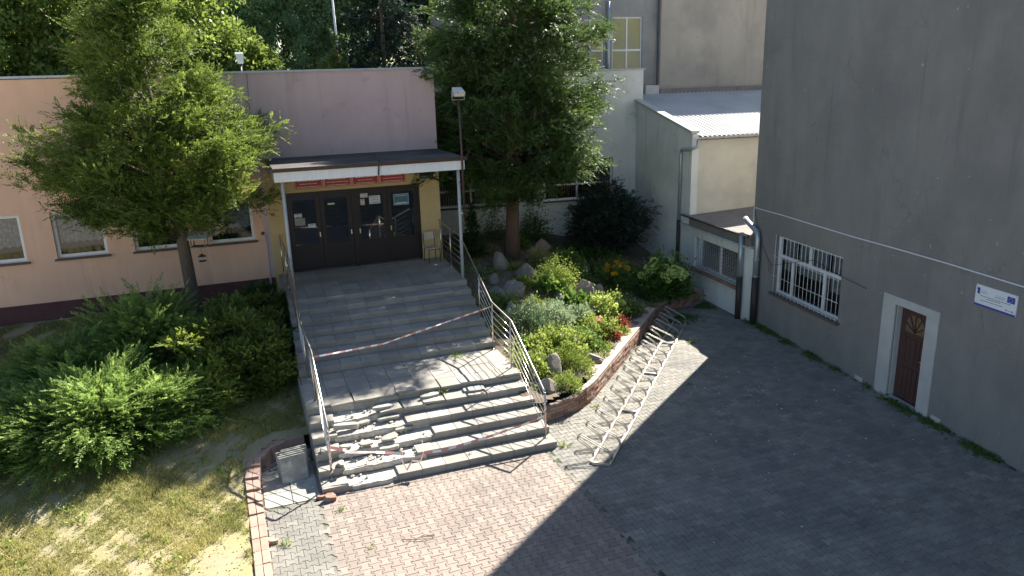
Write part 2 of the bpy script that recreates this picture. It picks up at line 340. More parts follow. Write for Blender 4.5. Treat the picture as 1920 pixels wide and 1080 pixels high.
def conifer(name, label, cat, base, profile, nb, per, k, rad, L, W, mat, bark, tr, lean=(0, 0), rise=.22, group=None, inner=.3, seed=1, trunk_top=None, spread=.55, upw=.55, tone0=.5, sag=0., ymax=None, yfront=None, lat=.13):
    global rng
    keep = rng; rng = np.random.default_rng(seed)
    t = thing(name, label, cat, base, 0, group)
    z0, z1 = profile[0][0], profile[-1][0]
    zz = np.linspace(z0, z1, 200); wgt = prof(profile, zz)+.15; zb = np.interp(rng.random(nb), np.cumsum(wgt)/wgt.sum(), zz)
    az = rng.random(nb)*2*np.pi; lob = 1+.16*np.sin(az*3+zb*1.7+seed)+.12*np.sin(az*5-zb*2.3+seed*2)
    r = prof(profile, zb)*lob*(.72+.36*rng.random(nb))
    if ymax is not None: r = np.where(np.sin(az) > .1, np.minimum(r, ymax/np.maximum(np.sin(az), .1)), r)
    if yfront is not None: r = np.where(np.sin(az) < -.1, np.minimum(r, yfront/np.maximum(-np.sin(az), .1)), r)
    H = profile[-1][0]
    def axis(z): return np.stack([lean[0]*z/H, lean[1]*z/H], -1)
    C = []; D = []; T = []; bm_ = MB()
    btone = rng.normal(size=nb)*.13+tone0
    for i in range(nb):
        m_ = max(2, int(per*r[i]/max(prof(profile, z0+.3*(z1-z0)), .5)))+1
        s = inner+(1-inner)*rng.random(m_)**.8
        a_ = axis(zb[i]); dirn = np.array([math.cos(az[i]), math.sin(az[i])])
        side = np.array([-dirn[1], dirn[0]])
        ww = rng.normal(size=m_)*lat*r[i]*s
        x = a_[0]+dirn[0]*r[i]*s+side[0]*ww; y = a_[1]+dirn[1]*r[i]*s+side[1]*ww
        z = zb[i]+(s**1.5*rise-sag*s)*r[i]+rng.normal(size=m_)*.10
        C.append(np.stack([x, y, z], -1)); dd = np.stack([np.full(m_, dirn[0])+.5*side[0]*ww, np.full(m_, dirn[1])+.5*side[1]*ww, np.full(m_, upw)], -1)
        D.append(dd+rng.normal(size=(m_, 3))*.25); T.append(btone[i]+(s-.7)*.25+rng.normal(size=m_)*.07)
        if i % 3 == 0:
            zt = max(zb[i]-.25*r[i], .4)
            bm_.tube([(a_[0], a_[1], zt), (a_[0]+dirn[0]*r[i]*.5, a_[1]+dirn[1]*r[i]*.5, zb[i]+(.354*rise-.5*sag)*r[i]-.04), (a_[0]+dirn[0]*r[i]*.9, a_[1]+dirn[1]*r[i]*.9, zb[i]+(rise*.85-.9*sag)*r[i])], [.035+.01*r[i], .02, .006], 5)
    C = np.concatenate(C); D = np.concatenate(D); T = np.concatenate(T)
    nf = max(2, int(k/11)); D = unit(D); n_ = len(C)
    B = (C[:, None]+rng.normal(size=(n_, nf, 3))*np.array([rad, rad, rad*.55])*.62).reshape(-1, 3); dd = unit(np.repeat(D, nf, 0)+rng.normal(size=(n_*nf, 3))*spread)
    P, d, l_, w_, tn = fronds(B, dd, rad*1.25*(.6+.8*rng.random(n_*nf)), 11, L, W, np.repeat(T, nf)+rng.normal(size=n_*nf)*.08)
    leaf_mesh('crown', P, d, l_, w_, tn, mat, t, N=FN[0])
    bm_.build('branches', bark, t, True, kind='stuff')
    zt = trunk_top or H*.96
    pts = []; rs = []
    for q in range(9):
        f = q/8; z = f*zt-.3*(q == 0); pts.append((lean[0]*z/H+.03*math.sin(q*1.3+seed)*(q > 0), lean[1]*z/H+.03*math.cos(q*1.9), z)); rs.append(tr*(1.25 if q == 0 else 1-.9*f**1.1)+.01)
    tk = MB().tube(pts, rs, 12).build('trunk', bark, t, True)
    rng = keep; return t
def broad(name, label, cat, base, blobs, k, nper, rad, L, W, mat, bark, tr, group=None, seed=1, tone0=.5, spread=.9, drop=0.):
    """crown made of clumps spread through several blobs (cx,cy,cz,rx,ry,rz), trunk and limbs"""
    global rng
    keep = rng; rng = np.random.default_rng(seed)
    t = thing(name, label, cat, base, 0, group)
    C = []; D = []; T = []; lim = MB()
    zlow = min(b[2]-b[5]*.5 for b in blobs)
    for bi, b in enumerate(blobs):
        n = nper; u = unit(rng.normal(size=(n, 3))); rr = (.45+.6*rng.random(n)**.7)*(1+.16*np.sin(u[:, 0]*6+u[:, 2]*5+bi))
        p = u*rr[:, None]*np.array(b[3:6])+np.array(b[:3])
        C.append(p); D.append(u+rng.normal(size=(n, 3))*.5+np.array([0, 0, .1-drop])); T.append(tone0+rng.normal(size=n)*.16+u[:, 2]*.05+(rng.random()-.5)*.12)
        lim.tube([(0, 0, max(zlow-.5, .8)), (b[0]*.5, b[1]*.5, (zlow+b[2])/2), (b[0]*.95, b[1]*.95, b[2]+b[5]*.3)], [tr*.5, tr*.3, .03], 6)
    C = np.concatenate(C); D = np.concatenate(D); T = np.concatenate(T)
    P, d, l_, w_, tn = clumps(C, D, k, rad, L, W, T, spread, 1.2)
    leaf_mesh('crown', P, d, l_, w_, tn, mat, t, sharp=.4)
    lim.build('limbs', bark, t, True)
    MB().tube([(0, 0, -.4), (.05, .02, zlow*.5), (0, 0, zlow), (blobs[0][0]*.6, blobs[0][1]*.6, blobs[0][2])], [tr*1.2, tr, tr*.8, .05], 10).build('trunk', bark, t, True)
    rng = keep; return t

# ------------------------------------------------------------------ terrain functions
def lawn_z(x, y):
    y = np.asarray(y, float)
    z = np.interp(y, [0, 12.5, 14.0, 15.5, 22.95, 60], [.05, .07, .20, .36, 1.42, 1.42])
    return z+.025*np.sin(np.asarray(x)*1.7+y*.9)+.018*np.sin(np.asarray(x)*3.9-y*2.3)
WA = np.array([8.0, 15.5]); WD = np.array([1, 1])/math.sqrt(2); WN = np.array([-WD[1], WD[0]])
def garden_z(x, y):
    x = np.asarray(x, float); y = np.asarray(y, float)
    s = (x-WA[0])*WN[0]+(y-WA[1])*WN[1]
    z = np.clip(.40+.2*np.maximum(s, 0), 0, 1.8)
    z = z+.22*np.exp(-(((x-8.2)/1.1)**2+((y-21.6)/.9)**2))+.16*np.exp(-(((x-7.3)/.7)**2+((y-19.4)/1.0)**2))
    return z+.03*np.sin(x*3.1+y*1.7)*np.cos(y*2.7-x)+.015*np.sin(x*7.7)*np.sin(y*8.3)
# ------------------------------------------------------------------ ground
gp = struct('ground'); MB().add([(-150, 23, -.06), (200, 23, -.06), (200, 250, -.06), (-150, 250, -.06)], [(0, 1, 2, 3)]).build('ground_sheet', m_backg, gp)
MB().add([(-150, -120, -.06), (200, -120, -.06), (200, 22.99, -.06), (-150, 22.99, -.06)], [(0, 1, 2, 3)]).build('bounce_front_yard', M('pale_bounce_yard', (.42, .37, .30), (.47, .41, .33), .8, .95, .3, 30), gp)  # unseen yard, coloured pale to bounce sunlight onto the shaded walls
def in_path(x, y): return (x > -.19) and (y < 13.8 or (y < 15.28 and (x-.75)**2/0.95**2+(y-14.2)**2/1.05**2 < 1) or (x > .75 and y < 15.22))
def grid(name, x0, x1, y0, y1, st, zf, skip, mat, parent=None, kind='structure', drop=None):
    nx = int((x1-x0)/st)+1; ny = int((y1-y0)/st)+1; X, Y = np.meshgrid(x0+np.arange(nx)*st, y0+np.arange(ny)*st); Z = zf(X, Y)
    Z = Z+.012*np.sin(X*13.1+Y*5.7)*np.sin(Y*11.3)
    mb = MB(); vs = np.stack([X, Y, Z], -1).reshape(-1, 3).tolist(); fs = []
    for j in range(ny-1):
        for i in range(nx-1):
            cx, cy = x0+(i+.5)*st, y0+(j+.5)*st
            if skip(cx, cy): continue
            a = j*nx+i; fs.append((a, a+1, a+nx+1, a+nx))
    mb.add(vs, fs); o = mb.build(name, mat, parent, True); 
    if not parent: o['kind'] = kind
    return o
grid('lawn', -14, 1.2, 5, 23.2, .12, lawn_z, lambda x, y: in_path(x, y) or (y > 15 and x > 1.12) or (x > -.14 and y < 14.2), m_lawn)
def out_garden(x, y):
    s = (x-WA[0])*WN[0]+(y-WA[1])*WN[1]
    return s < .06 or x < 5.6 or x > 15.5 or y > 27.2 or y < 14.35 or (x < 7.5 and y < 14.35+.62*max(0, x-6.1)**1.3)
grid('garden_bed', 5.6, 15.6, 14.2, 27.4, .1, garden_z, out_garden, m_soil)
bt = struct('back_terrain'); MB().add([(-80, 27.5, 1.3), (120, 29.5, 1.3), (120, 150, 1.3), (-80, 150, 1.3)], [(0, 1, 2, 3)]).build('raised_ground', m_backg, bt)

# ------------------------------------------------------------------ courtyard paving
pav = struct('courtyard_paving'); MB().add([(-.2, -5, 0), (17, -5, 0), (17, 21.5, 0), (-.2, 21.5, 0)], [(0, 1, 2, 3)]).build('joint_bed', m_joint, pav)
def paver_outline(a=.023, Lx=.2, Pp=.1625, g=.0026):
    xs = [0, .033, .062, .138, .167, .2]; f = [1, 1, -1, -1, 1, 1]
    top = [(x, Pp/2+a*q-g) for x, q in zip(xs, f)]; bot = [(x, -(Pp/2+a*q)+g) for x, q in zip(xs, f)]
    top[0] = (g, top[0][1]); bot[0] = (g, bot[0][1]); top[-1] = (.2-g, top[-1][1]); bot[-1] = (.2-g, bot[-1][1])
    return [(x-.1, y) for x, y in bot]+[(x-.1, y) for x, y in reversed(top)]
OUT = paver_outline()
fw = np.array(fwd); r2n = np.array(r2); d2n = np.array(d2); CP = np.array([0, 0, 7.476])
def depth_px(x, y, z=0):
    v = np.array([x, y, z])-CP; c = v@fw
    if c < .5: return 99, -1, -1
    return c, 960+1423.88*(v@r2n)/c, 540+1423.88*(v@d2n)/c
def blocked(x, y):
    s = (x-WA[0])*WN[0]+(y-WA[1])*WN[1]
    if s > -.02 and y > 14.6: return True
    if 1.05 < x < 5.8 and y > 13.12: return True
    if x > 5.7 and y > 14.4+.45*max(0, x-6.0)**1.35: return True
    if x < .98 and y > 12.95: return True
    if x > 14.62-(18.45-y)*math.tan(R(7.4)): return True
    return False
spots = []
def field(x0, x1, y0, y1, red, along_y):
    if along_y: u0, u1, v0, v1 = y0, y1, x0, x1
    else: u0, u1, v0, v1 = x0, x1, y0, y1
    for r_ in range(int((v1-v0)/.1625)):
        for c_ in range(int((u1-u0)/.2)+1):
            u = u0+(c_+.5*(r_ % 2))*.2; v = v0+(r_+.5)*.1625
            x, y = (v, u) if along_y else (u, v)
            if x < x0 or x > x1+.1 or blocked(x, y) or y > y1: continue
            spots.append((x, y, red, along_y))
field(-.02, .95, 5.5, 13.0, 0, False); field(.95, 5.62, 5.5, 15, 1, True); field(5.62, 14.7, 5.5, 21.2, 0, False)
def vis(s):
    c, px, py = depth_px(s[0], s[1]); ok = -20 < px < 1940 and -20 < py < 1095
    return c if ok else 1000+c
order = sorted(range(len(spots)), key=lambda i: vis(spots[i])); near = set(order[:300])
pm = {}
for red in (0, 1):
    for ay in (0, 1):
        for k in range(5):
            mb = MB(); mb.tn = .1+.2*k; o_ = [(-y, x) if ay else (x, y) for x, y in OUT]; mb.prism(o_, .002, .011, .035, .004)
            pm[red, ay, k] = mb.mesh('paver', m_pred if red else m_pgrey)
far = {0: MB(), 1: MB()}
for i, (x, y, red, ay) in enumerate(spots):
    tn = min(max(random.gauss(.5, .24), 0), .99); dz = random.gauss(0, .0015)+.006*math.sin(x*.9+y*.4)*math.sin(y*.8-x*.3)
    tx, ty = random.gauss(0, .004), random.gauss(0, .004)
    if i in near: link('paver', pm[red, int(ay), int(tn*5)], pav, (x, y, dz), (tx, ty, random.gauss(0, .006)))
    else:
        mb = far[red]; mb.tn = tn; pts = [((-b if ay else a), (a if ay else b)) for a, b in OUT]; n_ = len(pts)
        h = lambda a, b: dz+a*ty-b*tx
        vs = [(x+a, y+b, .003) for a, b in pts]+[(x+a, y+b, .008+h(a, b)) for a, b in pts]+[(x+a*.95, y+b*.95, .012+h(a, b)) for a, b in pts]
        mb.add(vs, [(q, (q+1) % n_, n_+(q+1) % n_, n_+q) for q in range(n_)]+[(n_+q, n_+(q+1) % n_, 2*n_+(q+1) % n_, 2*n_+q) for q in range(n_)]+[tuple(range(2*n_, 3*n_))])
far[0].build('grey_paver_field', m_pgrey, pav, kind='stuff'); far[1].build('red_paver_field', m_pred, pav, kind='stuff')
# smooth slabs on the little path beside the steps
for i in range(2):
    for j in range(4):
        mb = MB(); mb.tn = random.random(); mb.box(-.02+i*.5, .465+i*.5, 13.08+j*.5, 13.565+j*.5, .003, .014, .004); mb.build('path_slab', m_slabs, pav)

mb = MB(); rs = random.Random(5)
for i in range(160):
    x, y = rs.uniform(.05, 1.0), rs.uniform(14.5, 15.15); s_ = rs.uniform(.012, .05); mb.tn = rs.random(); mb.ball((x, y, .02+s_*.3), s_, 5, 3, (1.2, rs.uniform(.6, 1.3), .6))
tag(mb.build('stone_chips', m_rock), kind='stuff')
# ------------------------------------------------------------------ kerb of red blocks
kb = thing('block_kerb', 'curved kerb of red concrete blocks between the dry lawn and the paving', 'kerb')
kp = [(-.16, 5.5, .06), (-.16, 9, .08), (-.165, 11.5, .09), (-.175, 12.6, .10), (-.185, 13.4, .15), (-.19, 14.0, .22), (-.12, 14.55, .28), (.12, 14.98, .31), (.5, 15.2, .33), (1.0, 15.27, .33)]
def polyline(pts, step):
    P = [Vector(p) for p in pts]; out = []; acc = 0; i = 0; cur = P[0].copy()
    L_ = [(P[i+1]-P[i]).length for i in range(len(P)-1)]; tot = sum(L_); n = int(tot/step)
    for k in range(n):
        s = (k+.5)*step; j = 0
        while j < len(L_)-1 and s > L_[j]: s -= L_[j]; j += 1
        out.append((P[j].lerp(P[j+1], s/L_[j]), (P[j+1]-P[j]).normalized()))
    return out
for p, d in polyline(kp, .385):
    ang = math.atan2(d.y, d.x)
    for sgn in (-1, 1):
        mb = MB(); mb.tn = random.random(); mb.box(-.189, .189, -.062, .062, -p.z-.05, 0, .006)
        o = mb.build('kerb_block', m_kerb, kb); n_ = Vector((-math.sin(ang), math.cos(ang), 0))
        o.location = p+n_*.066*sgn+Vector((0, 0, random.gauss(0, .004))); o.rotation_euler = (random.gauss(0, .01), random.gauss(0, .01), ang+random.gauss(0, .015))
for i in range(4):      # the red face pieces at the curve by the steps
    pass

# ------------------------------------------------------------------ stairs
LZ = 1.976; RZ = .152
nos = [19.82, 19.36, 18.89, 18.43, 17.97, 17.51, 17.04, 15.15, 14.74, 14.33, 13.92, 13.51, 13.10]
zt = [LZ-RZ*k for k in range(13)]
def xl(y): return float(np.interp(y, [13, 15.2, 17, 20, 22.93], [1.03, 1.04, 1.08, 1.2, 1.22]))
def xr(y): return float(np.interp(y, [13, 17, 20, 22.93], [5.78, 5.86, 6.05, 6.24]))
st = thing('entrance_stairs', 'wide grey slab staircase in two flights with a broken lower left corner', 'stairs')
core = MB()
backs = [22.93]+nos[:-1]
for k in range(13):
    y0, y1 = nos[k]+.035, backs[k]+(.035 if k else 0)
    core.box(xl(y0)+.02, xr(y0)-.02, y0, y1-.001, -.05, zt[k]-.05)
core.build('concrete_core', m_broken, st)
BARE = {7: (1.50, 1.55), 8: (1.5, 2.35), 9: (1.5, 2.78), 10: (1.5, 3.28), 11: (1.5, 3.05), 12: (1.62, 2.28)}
for k in range(13):
    yf = nos[k]; yb = backs[k]; rows = max(1, round((yb-yf)/.5)); dep = (yb-yf)/rows
    for r_ in range(rows):
        ya, yb_ = yf+r_*dep, yf+(r_+1)*dep; a, b = xl(ya), xr(ya); n = 10; wd = (b-a)/n; off = 0
        for c in range(n):
            x0, x1 = a+c*wd, a+(c+1)*wd
            if k in BARE:
                lo, hi = BARE[k]
                if (x0+x1)/2 > lo-.02 and (x0+x1)/2 < hi+.02: continue
            g = .004; mb = MB(); mb.tn = random.random()
            loose = (k == 7 and r_ == 0) or (k == 8 and x0 < 4.4)
            mb.box(-(x1-x0)/2+g, (x1-x0)/2-g, -dep/2+g, dep/2-g, -.05, 0, .004)
            o = mb.build('tread_slab', m_slab, st); o.location = ((x0+x1)/2, (ya+yb_)/2, zt[k]+random.gauss(0, .0015))
            if loose:
                o.location += Vector((random.gauss(0, .015), random.uniform(-.05, .03), random.uniform(.002, .02)))
                o.rotation_euler = (random.gauss(0, .018)+.01, random.gauss(0, .018), random.gauss(0, .035))
    a, b = xl(yf), xr(yf); n = 10; wd = (b-a)/n; zb = zt[k]-RZ
    for c in range(n):
        x0, x1 = a+c*wd, a+(c+1)*wd; xm = (x0+x1)/2
        if k in BARE and BARE[k][0]-.02 < xm < BARE[k][1]+.02: continue
        if k == 7 and x0 > 1.4 and random.random() < .35: continue
        mb = MB(); mb.tn = random.random()*.8; mb.box(x0+.003, x1-.003, yf+.012, yf+.034, zb+.002, zt[k]-.052); mb.build('riser_slab', m_slab, st)
for s_ in (0, 1):       # side cheeks
    mb = MB()
    for k in range(13):
        y0, y1 = nos[k]+.01, backs[k]+(.01 if k else 0)
        x = xl(y0)-.012 if s_ == 0 else xr(y0)-.018
        mb.box(x, x+.03, y0, y1-.001, -.05, zt[k]-.004)
    mb.build('side_cheek', m_slab, st)
# rough bare concrete where slabs are missing
def rough_step(x0, x1, y0, y1, z0, z1, seed):
    nx, ny = 26, 8; mb = MB(); vs = []; prof_ = [(y0, z0)]+[(y0+.0, z0+(z1-z0)*q/3) for q in range(1, 3)]+[(y0+.015, z1)]+[(y0+.03+(y1-y0-.03)*q/6, z1) for q in range(1, 7)]
    for i in range(nx+1):
        x = x0+(x1-x0)*i/nx
        for (y, z) in prof_:
            nz_ = mn.fractal(Vector((x*6+seed, y*6, z*6)), 1., 2., 4); nb_ = mn.noise(Vector((x*2.3+seed, y*2, 3)))
            vs.append((x, y-.03+(nz_*.020+nb_*.022)*(1 if y < y1-.05 else 0), z+(nz_*.016 if z > z0+.01 else 0)-(.02 if z >= z1-.001 else 0)))
    m_ = len(prof_)
    fs = [(i*m_+j, (i+1)*m_+j, (i+1)*m_+j+1, i*m_+j+1) for i in range(nx) for j in range(m_-1)]
    return mb.add(vs, fs)
for k in (8, 9, 10, 11, 12):
    lo, hi = BARE[k]
    rough_step(lo-.05, hi+.06, nos[k]+.02, backs[k]+.04, zt[k]-RZ-.02, zt[k]-.035, k*7.3).build('rough_concrete', m_broken, st)
# rubble and loose fragments
def frag(sx, sy, sz, seed):
    rs = random.Random(seed); mb = MB(); mb.tn = rs.random()
    n = 7; pts = []
    for i in range(n):
        a = 2*math.pi*i/n; c, s = math.cos(a), math.sin(a); k = 1/max(abs(c), abs(s)); pts.append((c*k*sx/2*rs.uniform(.8, 1.05), s*k*sy/2*rs.uniform(.8, 1.05)))
    return mb.prism(pts, -sz/2, sz/2, .04, .006)
FR = [(1.72, 14.55, .66, .50, .10, .05, .10, .02, 'long broken slab strip lying at the left of the bare step'), (2.08, 14.62, .30, .12, .05, .15, -.05, .1, 'chipped slab lump on the upper bare step'),
      (2.55, 14.86, .48, .12, .06, .0, .05, .12, 'narrow concrete bar along the edge of the upper bare step'), (2.62, 14.62, .50, .10, .05, .05, .02, .15, 'second concrete bar just below the upper one'),
      (2.02, 13.98, .34, .17, .045, .25, .1, .42, 'pale flat slab piece tilted in the middle of the bare steps'), (2.50, 14.05, .36, .20, .045, .2, -.08, .12, 'pale flat slab piece right of the tilted one'),
      (1.62, 14.02, .30, .10, .04, .3, .3, .5, 'dark sliver of slab leaning on the rubble'), (1.45, 13.62, .14, .36, .05, -.2, .2, -.18, 'slab piece standing on edge beside the left cheek'),
      (2.85, 14.30, .42, .11, .06, .1, .0, .18, 'rounded concrete edge piece by the end of the laid slabs'), (2.45, 13.86, .46, .13, .07, .05, .03, .1, 'broken step nosing lying across the third bare step'),
      (3.62, 15.02, .55, .14, .07, .1, .05, .28, 'loose pale bar of stone with a weed beside it below the middle landing'), (4.62, 15.0, .52, .30, .05, .06, .03, .14, 'displaced slab sliding off the middle landing edge, near its centre'),
      (3.15, 15.22, .50, .16, .05, .12, .02, .2, 'cracked slab strip on the lip of the middle landing'), (1.30, 14.0, .42, .30, .05, .02, .04, .12, 'whole slab laid loosely over the left cheek'),
      (1.12, 12.92, .22, .20, .10, .1, .2, .3, 'brick lump on the paving by the lowest step')]
for i, (x, y, a, b, c, rx, ry, rz_, lab) in enumerate(FR):
    zz_ = next((zt[k] for k in range(13) if y > nos[k]-.01), 0.)
    if i in (14,): zz_ = 0
    if i == 0: a, b = .55, .14
    o = frag(a, b, c, i).build('slab_fragment', m_brick if i == 14 else m_slabs); tag(o, lab, 'rubble', 'broken slab pieces lying on the stairs')
    o.location = (x, y, zz_+c/2+.01+(0 if i in (11, 13) else .0)); o.rotation_euler = (rx, ry, rz_)
mb = MB(); rs = random.Random(3)
for i in range(170):
    k = rs.choice([8, 9, 9, 10, 10, 10, 11, 11, 11, 12]); lo, hi = BARE[k]; x = rs.uniform(lo, hi); y = rs.uniform(nos[k]+.06, backs[k]+.02); s_ = rs.choice([.010, .014, .02, .03])*rs.uniform(.7, 1.3)
    mb.tn = rs.random(); mb.ball((x, y, zt[k]-.02), s_, 5, 3, (rs.uniform(.7, 1.5), rs.uniform(.7, 1.4), rs.uniform(.4, .9)))
tag(mb.build('rubble', m_broken), kind='stuff')

# ------------------------------------------------------------------ railings
def railing(label, pts, posts, feet, sgn):
    t = thing('stair_railing', label, 'railing')
    tube('handrail', pts, .024, m_steel, t, 10)
    for (x, y, zb, h) in posts:
        tube('post', [(x, y, zb), (x, y, h)], .019, m_steel, t)
        mb = MB(); mb.tube([(x, y, zb), (x, y, zb+.012)], .05, 12); mb.build('foot_plate', m_steel, t, True)
    for b in range(5):
        dz = -(.18+.17*b)
        for seg in feet:
            tube('infill_bar', [(p[0], p[1], p[2]+dz) for p in seg], .0085, m_steel, t, 6)
    return t
RL = [(1.32, 22.88, 3.15), (1.31, 20.3, 3.1), (1.27, 19.75, 3.0), (1.24, 17.1, 2.12), (1.25, 15.35, 2.1), (1.25, 13.5, 1.2)]
railing('left stainless railing of the stairs beside the clipped shrubs, wound with tape', RL+[(1.25, 13.44, 1.12)],
        [(1.31, 22.7, LZ, 3.12), (1.31, 21.2, LZ, 3.1), (1.30, 19.95, LZ, 3.03), (1.27, 18.55, zt[3], 2.6), (1.24, 16.85, zt[7], 2.1), (1.24, 15.5, zt[7], 2.09), (1.24, 13.44, zt[12], 1.15)],
        [RL[0:2], RL[2:4], RL[3:5], RL[4:6]], 1)
RR = [(6.14, 22.88, 3.17), (6.09, 20.5, 3.12), (6.0, 19.8, 3.02), (5.77, 16.95, 2.13), (5.71, 15.42, 2.1), (5.65, 13.45, 1.2)]
railing('right stainless railing of the stairs beside the rock garden', RR+[(5.65, 13.37, 1.14)],
        [(6.13, 22.7, LZ, 3.16), (6.09, 21.5, LZ, 3.13), (6.03, 20.2, LZ, 3.1), (5.84, 18.1, zt[4], 2.5), (5.77, 16.92, zt[7], 2.12), (5.71, 15.5, zt[7], 2.1), (5.65, 13.37, zt[12], 1.17)],
        [RR[0:2], RR[2:4], RR[3:5], RR[4:6]], -1)
# barrier tape
def tape(label, pts, wdt=.05, tw=.0, sub=.14):
    P = [Vector(p) for p in pts]; mb = MB(); s = 0; prev = None
    for i in range(len(P)-1):
        L_ = (P[i+1]-P[i]).length; n = max(1, int(L_/sub))
        for q in range(n):
            a = P[i].lerp(P[i+1], q/n); b = P[i].lerp(P[i+1], (q+1)/n); mb.tn = float(int(s) % 2); s += 1
            an = tw*math.sin(s*.35)+.3; up = Vector((.25*math.sin(an), math.sin(an)*.6, math.cos(an))).normalized()*wdt/2
            mb.add([a-up, b-up, b+up, a+up], [(0, 1, 2, 3)])
    o = mb.build('barrier_tape', m_tape); return tag(o, label, 'barrier tape')
tape('red and white barrier tape stretched across the stairs above the middle landing', [(1.27, 15.3, 1.98), (2.8, 15.6, 1.94), (4.3, 16.3, 1.97), (5.75, 16.9, 2.03)], .042, .9)
tape('red and white tape sagging across the lowest steps to the right post', [(3.0, 13.25, .42), (3.35, 13.22, .40), (4.3, 13.28, .46), (5.1, 13.33, .55), (5.65, 13.38, .64)], .05, .5)
tape('crumpled tape trailing over the rubble from the left post', [(1.26, 13.5, .78), (1.5, 13.55, .66), (1.62, 13.5, .60), (2.1, 13.4, .55), (2.6, 13.3, .46), (2.55, 13.2, .38), (2.62, 13.1, .2), (2.75, 13.2, .32), (2.9, 13.1, .33), (3.0, 13.25, .42), (3.02, 13.4, .62)], .06, 1.2)
mb = MB(); pts = []
for i in range(60):
    a = i*.75; z = .2+i*.0155; pts.append(Vector((1.24+.028*math.cos(a), 13.44+.028*math.sin(a), z)))
for i in range(59):
    mb.tn = float((i//2) % 2); u_ = Vector((0, 0, .02)); mb.add([pts[i]-u_, pts[i+1]-u_, pts[i+1]+u_, pts[i]+u_], [(0, 1, 2, 3)])
tag(mb.build('barrier_tape', m_tape), 'red and white tape wound round the bottom left railing post', 'barrier tape')
mb = MB(); pts = []
for i in range(44):
    a = i*.75; z = .3+i*.016; pts.append(Vector((5.65+.028*math.cos(a), 13.37+.028*math.sin(a), z)))
for i in range(43):
    mb.tn = float((i//2) % 2); u_ = Vector((0, 0, .02)); mb.add([pts[i]-u_, pts[i+1]-u_, pts[i+1]+u_, pts[i]+u_], [(0, 1, 2, 3)])
tag(mb.build('barrier_tape', m_tape), 'red and white tape wound round the bottom right railing post', 'barrier tape')

# ------------------------------------------------------------------ stack of slabs by the kerb
labs = ['front slab of the row leaning in the kerb corner, its pale mottled face fully in view', 'second slab from the front in the leaning row', 'third slab from the front in the leaning row', 'fourth slab from the front in the leaning row', 'rearmost slab of the leaning row in the kerb corner']
for i in range(5):
    mb = MB(); mb.tn = .3+.12*i; mb.box(-.25, .25, -.024, .024, 0, .5, .004)
    o = mb.build('paving_slab', m_slabs); o.location = (.60+.015*i*(-1)**i, 13.90+i*.088, .012); o.rotation_euler = (-.34+.012*i, 0, R(9)+.02*(i % 3-1))
    tag(o, labs[i], 'paving slab', 'paving slabs leaning in a row')

# ------------------------------------------------------------------ school building, pink wing and mauve entrance block
FY = 22.95
pk = thing('school_building', 'pink rendered school wing with mauve entrance block, maroon plinth and zinc parapet', 'building')
PW = [(-7.2-1.95, -7.2-.7, 3.07, 4.32), (-6.39, -5.13, 3.07, 4.32), (-4.43, -3.2, 3.07, 4.32), (-2.53, -1.28, 3.07, 4.32), (-.60, .65, 3.07, 4.32)]
put = lambda mb, a, b, c, d: mb.box(a, b, FY, FY+.45, c, d)
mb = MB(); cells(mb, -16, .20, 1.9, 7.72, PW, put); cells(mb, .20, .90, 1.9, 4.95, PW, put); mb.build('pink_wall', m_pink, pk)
mb = MB(); cells(mb, .20, 1.08, 4.95, 7.74, [], put); cells(mb, .90, 1.08, 1.9, 4.95, [], put); cells(mb, 1.08, 6.24, 4.95, 7.74, [], put); mb.build('mauve_wall', m_mauve, pk)
mb = MB(); cells(mb, 1.08, 6.24, 1.2, 4.95, [(1.58, 5.60, 1.2, LZ+2.375)], put); mb.build('yellow_surround', m_yellow, pk)
box('plinth', -16, 1.08, FY-.012, FY+.45, 1.0, 1.899, m_plinth, pk)
MB().box(-16, 6.24, FY+.451, 34, 0, 7.3).build('building_body', m_mauve, pk)
MB().box(-16, 6.24, 33.6, 34, 7.3, 7.7).build('rear_parapet', m_mauve, pk)
for x in np.arange(-16, 6.2, 2.02): box('parapet_flashing', x+.004, min(x+2.016, 6.28), FY-.05, FY+.5, 7.741, 7.80, m_zinc, pk)
box('felt_roof', -15.9, 6.1, FY+.5, 33.5, 7.301, 7.33, m_felt, pk)
def simple_window(parent, x0, x1, z0, z1, y, ff=.07, mull=(), trans=(), curtain=.62, sill=True, sillw=.08, kids=None):
    fr = MB()
    fr.box(x0, x0+ff, y, y+.07, z0, z1); fr.box(x1-ff, x1, y, y+.07, z0, z1); fr.box(x0+ff, x1-ff, y, y+.07, z0, z0+ff); fr.box(x0+ff, x1-ff, y, y+.07, z1-ff, z1)
    for q in mull: fr.box(q-.035, q+.035, y+.003, y+.065, z0+ff, z1-ff)
    for q in trans: fr.box(x0+ff, x1-ff, y+.005, y+.06, q-.035, q+.035)
    f = fr.build('window', m_whitef, parent)
    MB().add([(x0+ff, y+.035, z0+ff), (x1-ff, y+.035, z0+ff), (x1-ff, y+.035, z1-ff), (x0+ff, y+.035, z1-ff)], [(0, 1, 2, 3)]).build('pane', m_glass, f)
    if sill: box('sill', x0-.06, x1+.06, y-.22, y, z0-.05, z0-.004, m_sill, f)
    if curtain:
        mb = MB(); n = 40; zc = z1-ff-(z1-z0)*curtain
        vs = []; 
        for i in range(n+1):
            x = x0+ff+(x1-x0-2*ff)*i/n; yy = y+.16+.025*math.sin(i*1.9)
            vs += [(x, yy, zc+.05*abs(math.sin(i*.45))), (x, yy, z1-ff)]
        mb.add(vs, [(2*i, 2*i+2, 2*i+3, 2*i+1) for i in range(n)]); mb.build('lace_curtain', m_lace, f, True)
    return f
